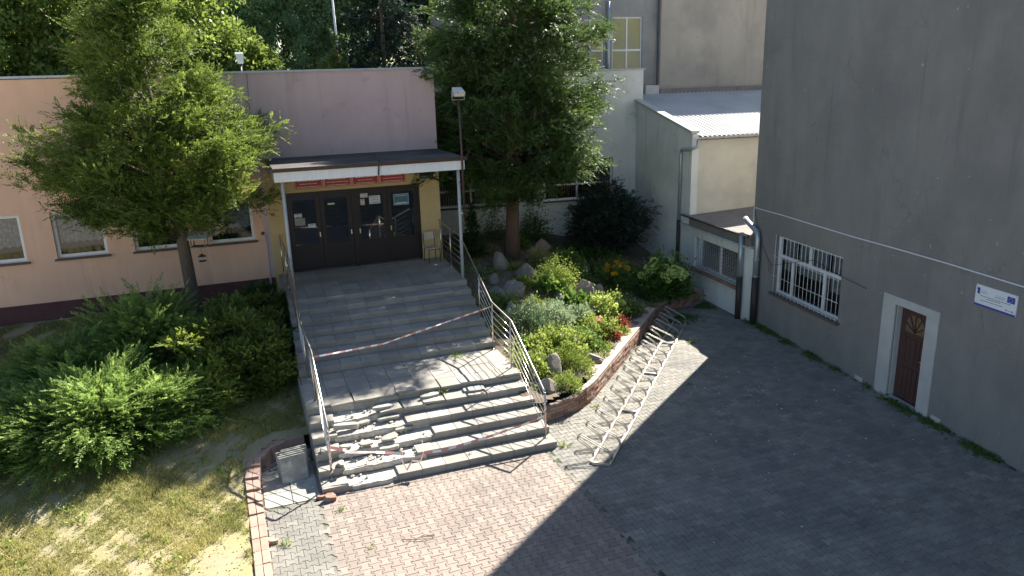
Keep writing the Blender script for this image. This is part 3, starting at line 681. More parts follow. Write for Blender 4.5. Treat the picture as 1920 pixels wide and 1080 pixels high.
for w_ in PW:
    f = simple_window(pk, w_[0], w_[1], w_[2], w_[3], FY+.12, .085, curtain=.66)
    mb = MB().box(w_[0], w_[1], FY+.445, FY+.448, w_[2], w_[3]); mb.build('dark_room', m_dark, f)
    mb = MB(); 
    for i in range(7): mb.ball((w_[0]+.15+i*.16, FY+.3, w_[2]+.12+.05*random.random()), .06+.05*random.random(), 6, 4)
    mb.build('window_plants', f_yew, f)
tube('drain_pipe', [(.93, FY-.03, 1.6), (.93, FY-.03, 3.2)], .03, m_mauve, pk)
MB().ball((.86, FY-.01, 3.25), .055, 8, 5).build('wall_cap', m_sill, pk)
box('junction_box', 1.16, 1.24, FY-.03, FY, 3.73, 3.81, m_iron, pk)
MB().box(1.185, 1.215, FY-.034, FY-.031, 3.755, 3.785).build('box_knob', m_cream, pk)
# lightning wire on the mauve wall with two clamps
tube('earth_wire', [(.93, FY-.03, 7.75), (.90, FY-.05, 6.95), (.88, FY-.04, 6.34)], .006, m_iron, pk, 5)
for z in (7.0, 6.34): box('wire_clamp', .84, .94, FY-.05, FY, z-.015, z+.015, m_iron, pk)
# doors
dr = MB(); z0, z1 = LZ, LZ+2.375
frame = MB(); frame.box(1.58, 1.64, FY+.05, FY+.16, z0, z1); frame.box(5.54, 5.60, FY+.05, FY+.16, z0, z1); frame.box(1.64, 5.54, FY+.05, FY+.16, z1-.07, z1); frame.box(3.50, 3.62, FY+.045, FY+.155, z0, z1-.07); frame.build('door_frame', m_brown, pk)
for (a, b) in ((1.645, 2.56), (2.57, 3.495), (3.625, 4.575), (4.585, 5.535)):
    lf = MB(); gz0, gz1 = z0+.78, z1-.20
    lf.box(a, a+.12, FY+.07, FY+.13, z0+.02, z1-.075); lf.box(b-.12, b, FY+.07, FY+.13, z0+.02, z1-.075); lf.box(a+.12, b-.12, FY+.07, FY+.13, z0+.02, gz0); lf.box(a+.12, b-.12, FY+.07, FY+.13, gz1, z1-.075)
    lf.box(a+.16, b-.16, FY+.062, FY+.07, z0+.14, gz0-.1)
    d_ = lf.build('door', m_brown, pk); MB().box(a+.12, b-.12, FY+.095, FY+.105, gz0, gz1).build('pane', m_doorglass, d_)
    MB().box(b-.08 if a < 3.5 else a+.05, b-.05 if a < 3.5 else a+.08, FY+.03, FY+.068, z0+1.0, z0+1.14).build('handle', m_steel, d_)
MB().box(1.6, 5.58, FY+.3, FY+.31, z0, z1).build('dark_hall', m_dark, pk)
# hanging notices
def notice(x0, x1, z0, z1, mat, name, label, lines=0, tm=None, y=FY+.058, body=None, inset=None, cat='notice'):
    t = thing(name, label, cat, ((x0+x1)/2, y, (z0+z1)/2)); w2, h2 = (x1-x0)/2, (z1-z0)/2
    MB().box(-w2, w2, -.006, 0, -h2, h2).build('board', mat, t)
    if inset is not None:
        mb = MB(); e = .012; q = .018
        for (a, b, c, d) in ((-w2+q, w2-q, h2-q-e, h2-q), (-w2+q, w2-q, -h2+q, -h2+q+e), (-w2+q, -w2+q+e, -h2+q+e, h2-q-e), (w2-q-e, w2-q, -h2+q+e, h2-q-e)): mb.box(a, b, -.010, -.007, c, d)
        mb.build('border_line', inset, t)
    if lines:
        mb = MB()
        for i in range(lines):
            zz_ = h2*.62-i*(h2*1.3/max(lines-1, 1)); L_ = w2*(.55+.3*random.random()); x = -L_
            while x < L_:
                wl = random.uniform(.03, .09); mb.box(x, min(x+wl, L_), -.0095, -.0065, zz_-.009, zz_+.009); x += wl+.018
        mb.build('print', tm or m_print, t, kind='stuff')
    if body: text(*body, t, (0, -.009, 0), (R(90), 0, 0))
    return t
SG = [(1.88, 2.70), (2.73, 3.53), (3.56, 4.36), (4.39, 5.20)]
for i, (a, b) in enumerate(SG):
    notice(a, b, 4.44, 4.83, m_red, 'school_plaque', ['leftmost red plaque above the doors, two printed lines showing', 'red plaque second from the left above the doors', 'red plaque second from the right above the doors', 'rightmost red plaque above the doors, next to the navy sign'][i], 4, m_cream, FY-.004, inset=m_cream, cat='sign')
t = notice(5.62, 6.06, 4.49, 4.80, m_blue, 'street_sign', 'navy street name sign on the yellow wall right of the red plaques', 0, y=FY-.004, cat='sign')
text('ul. Krasińskiego', .062, m_whitep, t, (0, -.009, -.09), (R(90), 0, 0))
DP = FY+.095
notice(1.80, 2.02, 3.60, 3.72, m_paper, 'door_notice', 'small white notice with a black bar on the leftmost door glass', 2, m_iron, DP-.02)
notice(2.17, 2.39, 3.27, 3.39, m_paper, 'door_notice', 'small white notice low at the right edge of the leftmost door', 1, m_print, FY+.066)
notice(1.80, 2.10, 3.36, 3.58, m_slabs, 'door_poster', 'pale grey sheet below the small notice on the leftmost door', 0, y=DP-.012)
notice(2.80, 3.00, 3.91, 3.96, m_cream, 'door_notice', 'cream strip on the glass of the second door from the left', 0, y=DP-.01)
notice(3.78, 4.00, 4.04, 4.17, m_paper, 'door_notice', 'white notice high on the third door, top left of its glass', 2, m_print, DP-.02)
notice(3.77, 3.90, 3.82, 4.00, m_pinkp, 'door_notice', 'pink pictogram sheet left on the third door', 2, M('pink_mark', (.5, .15, .15)), DP-.02)
notice(4.04, 4.38, 3.83, 4.08, m_paper, 'door_poster', 'white landscape sheet right on the third door', 3, m_print, DP-.012)
t = notice(4.78, 5.27, 3.72, 4.08, m_tealp, 'door_poster', 'teal framed poster with white footer on the rightmost door', 2, m_paper, DP-.012, inset=m_paper)
MB().box(-.17, .17, -.0105, -.0075, -.13, -.09).build('white_footer', m_paper, t)

# canopy
cn = thing('entrance_canopy', 'flat canopy with white boarded fascia and black felt roof over the doors', 'canopy')
MB().box(1.22, 6.14, 20.0, FY-.001, 5.08, 5.30).build('canopy_slab', m_whitep, cn)
MB().box(1.16, 6.20, 19.93, FY-.001, 5.302, 5.385).build('felt_roof', m_felt, cn)
MB().box(1.13, 6.23, 19.90, 19.93, 5.30, 5.395).build('roof_edge', m_browns, cn)
n = 48
mbm = {}
for k in range(3):
    mb = MB(); mb.tn = .2+.3*k; mb.box(0, 5.0/n-.0025, 0, .022, 0, .335); mbm[k] = mb.mesh('fascia_board', m_fascia)
for i in range(n): link('fascia_board', mbm[random.randrange(3)], cn, (1.17+i*5.0/n, 19.955+random.uniform(0, .002), 5.05))
mb = MB(); 
for i in range(28): mb.box(1.17, 1.19, 19.98+i*.106, 20.08+i*.106, 5.05, 5.30)
mb.build('side_fascia', m_fascia, cn)
tube('support_column', [(1.36, 20.07, LZ), (1.36, 20.07, 5.08)], .045, m_post, cn, 14)
tube('support_column', [(6.01, 20.07, LZ), (6.01, 20.07, 5.08)], .045, m_post, cn, 14)
fb = tube('flag_bracket', [(3.86, 20.4, 5.60), (3.83, 19.93, 5.42), (3.79, 19.91, 5.06)], .022, m_iron, cn, 6)
# lamp pole on the canopy column
lp = thing('pole_floodlight', 'floodlight on a slim brown pole clamped to the right canopy column', 'lamp', (6.075, 19.86, 3.7))
tube('pole', [(0, 0, 0), (.0, 0, 1.8), (-.03, 0, 3.20)], [.032, .030, .028], m_browns, lp, 10)
tube('clamp', [(-.07, .2, .15), (0, 0, .15)], .018, m_whitep, lp, 6); tube('clamp', [(-.07, .2, 1.0), (0, 0, 1.0)], .018, m_browns, lp, 6)
tube('lamp_bracket', [(-.20, 0, 3.420), (-.20, 0, 3.200), (.14, 0, 3.200), (.14, 0, 3.420)], .011, m_galvs, lp, 6)
h = MB(); h.add([(-.18, -.10, 3.280), (.12, -.10, 3.280), (.12, .12, 3.340), (-.18, .12, 3.340), (-.20, -.13, 3.380), (.14, -.13, 3.380), (.10, .10, 3.520), (-.16, .10, 3.520)], [(0, 3, 2, 1), (4, 5, 6, 7), (0, 1, 5, 4), (1, 2, 6, 5), (2, 3, 7, 6), (3, 0, 4, 7)])
hd = h.build('lamp_housing', m_galvs, lp); MB().add([(-.165, -.113, 3.295), (.105, -.113, 3.295), (.12, -.139, 3.370), (-.18, -.139, 3.370)], [(0, 1, 2, 3)]).build('lamp_glass', m_glassl, lp)
# lamp on the roof
rl = thing('roof_lamp', 'white flood lamp on a short mast at the parapet above the mauve wall', 'lamp', (.82, 23.35, 7.80))
tube('mast', [(0, 0, -.45), (0, 0, .2)], .018, m_galvs, rl); MB().add([(-.07, -.06, .2), (.07, -.06, .2), (.07, .06, .2), (-.07, .06, .2), (-.12, -.09, .48), (.10, -.09, .48), (.10, .09, .5), (-.12, .09, .5)], [(0, 3, 2, 1), (4, 5, 6, 7), (0, 1, 5, 4), (1, 2, 6, 5), (2, 3, 7, 6), (3, 0, 4, 7)]).build('lamp_head', m_whitep, rl)
MB().tube([(0, 0, .12), (0, 0, .2)], .045, 8).build('lamp_socket', m_iron, rl)
# chair
ch = thing('school_chair', 'plywood chair with black steel legs by the right end of the doors', 'chair', (5.76, 22.42, LZ+.012), R(8))
tube('leg', [(-.19, -.19, 0), (-.18, -.18, .43)], .012, m_iron, ch, 6); tube('leg', [(.19, -.19, 0), (.18, -.18, .43)], .012, m_iron, ch, 6)
tube('leg', [(-.19, .20, 0), (-.18, .18, .43), (-.18, .24, .88)], .012, m_iron, ch, 6); tube('leg', [(.19, .20, 0), (.18, .18, .43), (.18, .24, .88)], .012, m_iron, ch, 6)
tube('stretcher', [(-.18, .18, .40), (.18, .18, .40)], .01, m_iron, ch, 6); tube('stretcher', [(-.18, -.18, .40), (.18, -.18, .40)], .01, m_iron, ch, 6)
MB().box(-.21, .21, -.21, .20, .43, .45, .004).build('seat', m_wood, ch)
mb = MB(); vs = []
for i in range(9):
    x = -.21+.42*i/8; yy = .225+.03*(1-(x/.21)**2)
    vs += [(x, yy, .64), (x, yy, .88), (x, yy+.012, .88), (x, yy+.012, .64)]
mb.add(vs, [(4*i+a, 4*i+4+a, 4*i+4+(a+1) % 4, 4*i+(a+1) % 4) for i in range(8) for a in range(4)]+[(0, 1, 2, 3), (35, 34, 33, 32)]); mb.build('backrest', m_wood, ch)

# ------------------------------------------------------------------ white wing (turned 5 degrees)
A5 = -R(5.0)
WC = (15.197, 26.447, 0)
ww = thing('white_wing', 'white rendered school wing with low ribbon windows behind the thuja', 'building', WC, A5)
# local: x along wall (0 = right corner, negative to the left), y into the building
WW = [(-8.15, -5.05, 2.77, 4.35), (-3.77, -.95, 2.77, 4.35)]
put = lambda mb, a, b, c, d: mb.box(a, b, 0, .4, c, d)
mb = MB(); cells(mb, -9.6, 0.28, 1.0, 7.56, WW, put); mb.build('wall', m_white_r, ww)
MB().box(-9.6, .05, 1.30, 1.6, 1.0, 7.3).build('wing_body', m_white_r, ww)
MB().box(-9.6, .2, .4, 1.6, 7.0, 7.1).build('wing_roof', m_felt, ww)
MB().box(-9.65, .34, -.05, .45, 7.561, 7.62).build('parapet_capping', m_concw, ww)
for w_ in WW:
    f = simple_window(ww, w_[0], w_[1], w_[2], w_[3], .10, .07, mull=[(w_[0]+w_[1])/2-.08, w_[0]+.03+(w_[1]-w_[0])*.0+.0] if False else [(w_[0]+w_[1])/2-.05], trans=[3.36], curtain=0)
    mb = MB(); x = w_[0]+.12
    while x < w_[1]-.1:
        mb.box(x, x+.055, .25, .262, 2.85, 3.30); mb.box(x, x+.055, .25, .262, 3.42, 3.78+.03*math.sin(x*20)); x += .095
    mb.box(w_[0]+.08, w_[1]-.08, .263, .27, 3.46, 3.50); mb.build('picket_cutouts', m_plank, f)
    mb = MB(); 
    for bx, bz, br in ((.25, 3.95, .13), (.55, 3.88, .15), (.42, 4.1, .11), (1.3, 3.95, .12), (2.2, 3.92, .13)): mb.ball((w_[0]+bx, .33, bz), br, 10, 6, (1, .3, 1))
    mb.build('green_paper_balls', m_greenpap, f, True); MB().box(w_[0], w_[1], .398, .40, w_[2], w_[3]).build('dark_room', m_cream if w_[0] < -5 else m_dark, f)

# ------------------------------------------------------------------ annex with corrugated roof, same frame
CO = (14.81, 22.0, 0)
ax = thing('annex', 'pale rendered annex with a sloping corrugated roof and front gutter', 'building', CO, A5)
# local x to the right along its front, y back; front-left corner at the origin
zr = lambda y: 5.42+.207*y
mb = MB(); mb.add([(0, 0, -.1), (0, 4.55, -.1), (0, 4.55, zr(4.55)-.0), (0, 0, 5.42), (.25, 0, -.1), (.25, 4.55, -.1), (.25, 4.55, zr(4.55)), (.25, 0, 5.42)], [(0, 3, 2, 1), (4, 5, 6, 7), (0, 4, 7, 3), (1, 2, 6, 5), (3, 7, 6, 2)])
mb.build('side_wall', m_white_r, ax)
MB().box(.251, 9, 0, .3, 2.0, 5.22).build('front_wall', M('cream_render', (.60, .56, .46), (.66, .62, .52), 1.2, .9, .25, 50, c3=(.50, .47, .39), s3=.8), ax)
MB().box(.251, 9, .301, 5.9, 2.0, 5.1).build('annex_body', m_white_r, ax)
MB().add([(-.07, -.06, 5.44), (.22, -.06, 5.44), (.22, 4.45, zr(4.5)+.02), (-.07, 4.45, zr(4.5)+.02), (-.07, -.06, 5.54), (.22, -.06, 5.54), (.22, 4.45, zr(4.5)+.12), (-.07, 4.45, zr(4.5)+.12)], [(0, 3, 2, 1), (4, 5, 6, 7), (0, 1, 5, 4), (1, 2, 6, 5), (2, 3, 7, 6), (3, 0, 4, 7)]).build('verge_capping', m_concw, ax)
mb = MB(); nx = 8*44; vs = []
pit = .177
for i in range(nx+1):
    x = .23+i*pit/8; h_ = .024*math.cos(i*2*math.pi/8)
    vs += [(x, -.14, 5.36+h_), (x, 2.9, zr(2.9)-.03+h_), (x, 6.0, zr(6.0)-.03+h_)]
mb.add(vs, [(3*i+j, 3*i+3+j, 3*i+4+j, 3*i+1+j) for i in range(nx) for j in (0, 1)]); mb.build('corrugated_roof', m_corr, ax, True)
mb = MB(); vs = []      # half-round gutter
for i, x in enumerate((.05, 9.0)):
    for q in range(9): a = math.pi+math.pi*q/8; vs.append((x, -.17+.075*math.cos(a), 5.33+.075*math.sin(a)))
mb.add(vs, [(q, q+1, 9+q+1, 9+q) for q in range(8)]); g_ = mb.build('gutter', m_concw, ax, True)
for x in np.arange(.4, 8, .62): tube('gutter_bracket', [(x, -.255, 5.35), (x, -.22, 5.27), (x, -.17, 5.245), (x, -.10, 5.27), (x, -.02, 5.34)], .009, m_iron, ax, 5)
tube('downpipe', [(.12, -.17, 5.27), (.10, -.17, 5.02), (-.09, -.05, 4.92), (-.09, .58, 4.86), (-.09, .60, 4.7), (-.09, .62, 2.42)], .052, m_galv, ax, 12)
tube('downpipe_base', [(-.09, .62, 2.44), (-.09, .62, .9)], .066, m_iron, ax, 12)
for z in (4.3, 3.2, 2.42): tube('pipe_clip', [(-.09, .62, z), (-.09, .62, z+.03)], .062, m_galv, ax, 12)

# ------------------------------------------------------------------ lean-to with barred window
ln = thing('lean_to', 'low lean-to with flat felt roof and latticed window between annex and grey building', 'building', CO, A5)
HL = [(-3.42, -.42, .98, 2.02)]     # along local y (negative towards the courtyard)
mb = MB(); cells(mb, -3.95, -.002, -.1, 2.30, [(-3.28, -.42, .98, 2.02)], lambda mb, a, b, c, d: mb.box(0, .35, a, b, c, d)); mb.build('wall', m_white_r, ln)
MB().box(-.13, .3, -3.75, .45, 2.301, 2.36).build('ledge', m_concw, ln)
MB().box(-.02, .3, -3.75, -.003, 2.361, 2.62).build('upstand', m_felt2, ln)
mb = MB(); mb.add([(-.10, -3.9, 2.64), (6, -3.9, 2.95), (6, -.004, 2.95), (-.10, -.004, 2.64), (-.10, -3.9, 2.69), (6, -3.9, 3.0), (6, -.004, 3.0), (-.10, -.004, 2.69)], [(0, 3, 2, 1), (4, 5, 6, 7), (0, 1, 5, 4), (1, 2, 6, 5), (2, 3, 7, 6), (3, 0, 4, 7)]); mb.build('felt_roof', m_felt2, ln)
tube('roof_gutter', [(-.13, -3.8, 2.66), (-.13, .35, 2.66)], .035, m_browns, ln, 8); tube('gutter_rim', [(-.165, -3.8, 2.69), (-.165, .35, 2.69)], .010, m_zinc, ln, 6)
MB().box(-.10, .02, -3.30, -.30, .87, .975).build('brick_sill', m_brick, ln)
wf = MB(); X = .14
for (a, b, c, d) in ((-3.28, -.42, .985, 1.04), (-3.28, -.42, 1.96, 2.015), (-3.28, -3.2, 1.04, 1.96), (-.5, -.42, 1.04, 1.96), (-1.90, -1.80, 1.04, 1.96)): wf.box(X, X+.06, a, b, c, d)
f = wf.build('window', m_whitef, ln); MB().add([(X+.03, -3.2, 1.04), (X+.03, -.5, 1.04), (X+.03, -.5, 1.96), (X+.03, -3.2, 1.96)], [(0, 1, 2, 3)]).build('pane', m_glass, f)
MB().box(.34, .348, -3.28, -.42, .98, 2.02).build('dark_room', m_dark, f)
mb = MB(); y = -3.24; col_ = 0          # lattice of staggered squares
while y < -.46:
    mb.box(.05, .062, y, y+.009, 1.0, 2.0); z = 1.03+(.0625 if col_ % 2 else 0)
    while z < 1.98: mb.box(.048, .064, y+.009, y+.125, z, z+.010); z += .125
    y += .125; col_ += 1
mb.box(.045, .065, -3.26, -.44, .99, 1.005); mb.box(.045, .065, -3.26, -.44, 1.995, 2.01)
mb.build('window_lattice', M('grille_paint', (.30, .31, .31), None, rough=.6), ln)
tube('downpipe', [(-.12, -3.42, 2.66), (-.12, -3.42, 1.34)], .075, m_galv, ln, 14)
tube('downpipe_base', [(-.12, -3.42, 1.36), (-.12, -3.42, .02)], .088, m_iron, ln, 14)

# ------------------------------------------------------------------ grey building on the right
A7 = -R(7.4)
GC = (14.68, 18.45, 0)
gb = thing('grey_building', 'tall grey rendered building with barred window, brown door and white cable', 'building', GC, A7)
# local: outer wall is x=0 facing -x; y runs 0 .. -24 towards the camera
GH = [(-4.21, -1.28, 1.22, 2.90), (-7.12, -6.18, -.1, 2.26)]
mb = MB(); cells(mb, -26, 0, -.1, 13.2, GH, lambda mb, a, b, c, d: mb.box(0, .5, a, b, c, d)); mb.build('wall', m_grey, gb)
MB().box(.501, 12, -26, 0, -.1, 13.2).build('building_body', m_grey, gb)
MB().box(-.15, 12.1, -26.1, .15, 13.201, 13.4).build('roof_edge', m_zinc, gb)
fr = MB(); X = .10
for (a, b, c, d) in ((-4.21, -1.28, 1.225, 1.30), (-4.21, -1.28, 2.83, 2.90), (-4.21, -4.13, 1.30, 2.83), (-1.36, -1.28, 1.30, 2.83), (-4.13, -1.36, 2.27, 2.36), (-2.78, -2.70, 2.36, 2.83), (-2.02, -1.93, 1.30, 2.27), (-3.46, -3.36, 1.30, 2.27)): fr.box(X, X+.07, a, b, c, d)
f = fr.build('window', m_whitef, gb); MB().add([(X+.035, -4.13, 1.3), (X+.035, -1.36, 1.3), (X+.035, -1.36, 2.83), (X+.035, -4.13, 2.83)], [(0, 3, 2, 1)]).build('pane', m_glass, f)
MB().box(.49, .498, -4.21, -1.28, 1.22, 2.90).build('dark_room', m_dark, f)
for (a, b, zl) in ((-1.92, -1.4, 1.95), (-3.34, -2.05, 1.98), (-4.1, -3.5, 1.86)):
    mb = MB(); vs = []; n = 24
    for i in range(n+1):
        yy = a+(b-a)*i/n; xx = .24+.02*math.sin(i*2.1); vs += [(xx, yy, zl-.06*abs(math.sin(i*.8))), (xx, yy, 2.82)]
    mb.add(vs, [(2*i, 2*i+1, 2*i+3, 2*i+2) for i in range(n)]); mb.build('lace_curtain', m_lace, f, True)
for i in range(17): tube('window_bar', [(-.05, -4.16+i*.1775, 1.2), (-.05, -4.16+i*.1775, 2.93)], .0075, m_whitep, gb, 5)
for z in (1.27, 1.72, 2.30): tube('grille_rail', [(-.055, -4.22, z), (-.055, -1.24, z)], .008, m_whitep, gb, 5)
MB().box(-.12, .10, -4.30, -1.2, 1.155, 1.218).build('sill', m_sill, gb)
mb = MB(); e = .36
mb.box(-.03, .03, -7.46, -7.121, -.05, 2.44); mb.box(-.03, .03, -6.179, -5.78, -.05, 2.44); mb.box(-.03, .03, -7.121, -6.179, 2.262, 2.44)
mb.box(.03, .3, -7.121, -7.10, 0, 2.26); mb.box(.03, .3, -6.2, -6.179, 0, 2.26); mb.build('door_surround', m_concw, gb)
d_ = MB().box(.16, .2, -7.10, -6.20, .03, 2.24).build('door', m_rust, gb)
mb = MB(); 
for (a, b, c, d) in ((-7.0, -6.3, .15, .85), (-7.0, -6.3, .95, 1.55)): 
    for i in range(5): mb.box(.148, .16, a+i*.14+.01, a+(i+1)*.14-.01, c, d)
mb.build('door_panels', m_rust, d_)
mb = MB(); vs = [(.147, -6.65+.33*math.cos(math.pi*i/12), 1.68+.42*math.sin(math.pi*i/12)) for i in range(13)]
mb.add(vs+[(.159, v[1], v[2]) for v in vs], [tuple(range(13))]+[(i, 13+i, 14+i, i+1) for i in range(12)]); mb.build('fan_light', m_tan, d_)
for i in range(1, 6): 
    a = math.pi*i/6; tube('fan_spoke', [(.14, -6.65, 1.70), (.14, -6.65+.33*math.cos(a), 1.68+.40*math.sin(a))], .012, m_rust, d_, 5)
MB().box(.12, .15, -6.99, -6.95, 1.0, 1.05).build('lock', m_steel, d_); tube('handle', [(.155, -7.0, 1.12), (.11, -7.0, 1.12), (.11, -6.87, 1.11)], .012, m_steel, d_, 6)
MB().box(-.10, .12, -7.10, -6.2, -.05, .045).build('threshold', m_concw, gb)
# cable
tube('white_cable', [(-.02, -.03, 2.3), (-.02, -.03, 3.50)]+[(-.02, -.03-i*1.5, 3.50+.012*math.sin(i*1.7)) for i in range(0, 18)], .016, m_whitep, gb, 6)
tube('black_wire', [(-.03, -.1, 3.4), (-.05, -.5, 2.6), (-.04, -.95, 2.15), (-.07, -1.2, 2.0), (-.09, -2.0, 2.25), (-.10, -3.2, 2.62), (-.09, -4.2, 2.45), (-.05, -5.2, 2.37)], .007, m_iron, gb, 5)
tube('black_wire', [(-.04, -.95, 2.15), (-.06, -1.05, 1.8), (-.04, -1.15, 1.75), (-.05, -1.1, 2.1)], .005, m_iron, gb, 5)
# downpipe with elbow
tube('downpipe', [(.05, .55, 3.06), (-.02, .35, 3.03), (-.12, -.42, 2.84), (-.14, -.50, 2.68), (-.14, -.50, 1.44)], .082, m_galv, gb, 14)
tube('downpipe_base', [(-.14, -.50, 1.46), (-.14, -.50, .0)], .098, m_iron, gb, 14)
for z in (2.0, 1.5): tube('pipe_clip', [(-.14, -.5, z), (-.14, -.5, z+.035)], .10, m_galv, gb, 14)
for (yy, ww_, zz_) in ((-5.2, .28, .10), (-7.7, .30, .14)):
    fr_ = frag(.04, ww_, zz_, int(-yy*10)).build('plaster_patch', m_concw, gb); fr_.location = (-.006, yy, zz_/2+.02)
# information board
sg = thing('information_board', 'white funding notice board with blue flag on the grey wall right of the door', 'sign')
loc = Vector(GC)+Matrix.Rotation(A7, 3, 'Z')@Vector((-.012, -8.745, 3.08)); sg.location = loc; sg.rotation_euler = (0, 0, A7-R(90))
MB().box(-.475, .475, -.008, .01, -.205, .205).build('board', m_signw, sg)
MB().box(-.475, .475, -.012, -.0085, -.205, -.17).build('blue_stripe', m_signb, sg)
MB().box(.26, .43, -.012, -.0085, .03, .15).build('flag', m_signb, sg)
mb = MB()
for i in range(12): a = i*math.pi/6; mb.box(.345+.04*math.cos(a)-.004, .345+.04*math.cos(a)+.004, -.015, -.0125, .09+.04*math.sin(a)-.004, .09+.04*math.sin(a)+.004)
mb.build('flag_stars', m_cream, sg)
mb = MB(); mb.add([(-.44, -.011, .15), (-.37, -.011, .15), (-.37, -.011, .02), (-.385, -.011, .02), (-.44, -.011, .045), (-.42, -.011, .09), (-.44, -.011, .11)], [(0, 6, 5, 4, 3, 2, 1)]); mb.build('logo', m_signb, sg)
rot = (R(90), 0, 0)
text('Fundusze\nEuropejskie', .036, m_print, sg, (-.27, -.010, .085), rot); text('Unia Europejska', .034, m_print, sg, (.11, -.010, .095), rot)
mb = MB()
for (a, b, z) in ((-.35, .35, .0), (-.2, .12, -.035), (-.33, .18, -.085), (-.02, .20, .055)):
    x = a
    while x < b: wl = random.uniform(.03, .08); mb.box(x, min(x+wl, b), -.0115, -.0085, z-.006, z+.006); x += wl+.012
mb.box(.25, .29, -.0115, -.0085, -.135, -.115); mb.box(.39, .42, -.0115, -.0085, -.14, -.11); mb.box(.31, .37, -.0115, -.0085, -.13, -.122); mb.build('print', m_print, sg)
mb = MB(); 
for x, z in ((-.455, .185), (.455, .185), (-.455, -.155), (.455, -.155)): mb.box(x-.007, x+.007, -.014, -.0125, z-.007, z+.007)
mb.build('screws', m_print, sg)

# ------------------------------------------------------------------ gym at the back
gy = thing('gym_hall', 'tall beige grey hall with tall yellowish windows behind the annex', 'building', (16.4, 28.05, 0), A5)
GW = [(-2.83, -1.72, 6.2, 9.52), (-1.36, -.06, 6.2, 9.6)]
mb = MB(); cells(mb, -7, .66, 1.2, 10.27, GW, lambda mb, a, b, c, d: mb.box(a, b, 0, .35, c, d)); mb.build('left_wall', m_greyl, gy)
MB().box(.661, 14, -.16, .35, 1.2, 10.27).build('right_wall', m_greyb, gy)
MB().box(-7, 14, .351, 9, 1.2, 10.27).build('hall_body', m_greyl, gy)
MB().box(.60, .66, -.22, .0, 6.4, 10.27).build('seam_shade_strip', m_felt2, gy)  # dark strip standing in for the shade along the wall seam
MB().box(.665, 12, -.26, -.161, 6.60, 6.80).build('roof_upstand', m_felt2, gy)
MB().box(-.0, .595, -.30, -.001, 5.9, 6.95).build('chimney_block', m_concw, gy)
for w_ in GW:
    mb = MB(); a, b, c, d = w_; mb.box(a, a+.05, .06, .12, c, d); mb.box(b-.05, b, .06, .12, c, d); mb.box(a+.05, b-.05, .06, .12, d-.06, d); mb.box((a+b)/2-.03, (a+b)/2+.03, .058, .118, c, d-.06); mb.box(a+.05, b-.05, .055, .115, 8.30, 8.37); mb.box(a+.05, b-.05, .055, .115, 7.05, 7.12)
    f = mb.build('window', m_whitef, gy)
    for (p, q) in ((a+.05, (a+b)/2-.03), ((a+b)/2+.03, b-.05)):
        for (z0_, z1_) in ((c, 7.05), (7.12, 8.30), (8.37, d-.06)): MB().box(p, q, .085, .095, z0_, z1_).build('pane', m_glassg, f)
tube('downpipe', [(-1.55, -.08, 6.0), (-1.55, -.08, 10.16)], .065, m_galv, gy, 12)
for z in (7.2, 8.9): tube('pipe_clip', [(-1.55, -.08, z), (-1.55, -.08, z+.03)], .075, m_iron, gy, 12)
tube('lightning_wire', [(.5, -.03, 6.9), (.55, -.03, 7.1), (.58, -.03, 10.16)], .012, m_galv, gy, 5)
MB().box(-7.1, 14.1, -.02, 9.1, 10.271, 10.30).build('roof_edge', m_zinc, gy)

# ------------------------------------------------------------------ retaining wall
rw = thing('brick_retaining_wall', 'low brick retaining wall with pale capping round the rock garden', 'wall')
wp = [(5.82, 14.36, 0), (6.3, 14.42, 0), (6.8, 14.55, 0), (7.25, 14.78, 0), (7.62, 15.08, 0), (7.95, 15.42, 0), (9.2, 16.68, 0), (10.4, 17.9, 0), (11.6, 19.12, 0), (12.2, 19.75, 0), (12.9, 20.15, 0), (13.9, 20.5, 0), (14.65, 20.8, 0)]
bmesh_v = []
for k in range(6):
    mb = MB(); mb.tn = k/5; mb.box(-.118, .118, -.06, .055, 0, .066, .006); bmesh_v.append(mb.mesh('brick', m_brick))
for row in range(5):
    pl = polyline(wp, .245)
    for i, (p, d) in enumerate(pl):
        q = p+d*(.12 if row % 2 else 0); ang = math.atan2(d.y, d.x)
        link('brick', random.choice(bmesh_v), rw, (q.x+random.gauss(0, .004), q.y+random.gauss(0, .004), .004+row*.076), (0, 0, ang+random.gauss(0, .015)))
mb = MB(); 
for p, d in polyline(wp, .12):
    n_ = Vector((-d.y, d.x, 0)); a = p-d*.07; b = p+d*.07
    mb.add([a+n_*.05-n_*.092, b+n_*.05-n_*.092, b+n_*.06, a+n_*.06]+[v_+Vector((0, 0, .383)) for v_ in (a+n_*.05-n_*.092, b+n_*.05-n_*.092, b+n_*.06, a+n_*.06)], [(0, 1, 5, 4), (1, 2, 6, 5), (2, 3, 7, 6), (3, 0, 4, 7), (4, 5, 6, 7)])
mb.build('mortar_core', m_mortar, rw)
cp_ = polyline([(7.78, 15.36, 0), (12.15, 19.82, 0)], .42)
for i, (p, d) in enumerate(cp_):
    mb = MB(); mb.tn = random.random(); mb.box(-.207, .207, -.13, .20, 0, .055, .006); o = mb.build('capping_slab', m_cap, rw); o.location = (p.x, p.y, .388+random.gauss(0, .002)); o.rotation_euler = (0, 0, math.atan2(d.y, d.x)+random.gauss(0, .006))
mb = MB()
for i, (p, d) in enumerate(polyline(wp[:6], .25)):
    if i in (5, 6, 7, 8):
        mb = MB(); mb.tn = random.random(); mb.box(-.115, .115, -.07, .07, 0, .065, .006); o = mb.build('loose_capping_brick', m_cap, rw); o.location = (p.x, p.y+.02, .388); o.rotation_euler = (0, 0, math.atan2(d.y, d.x)+random.gauss(0, .08))
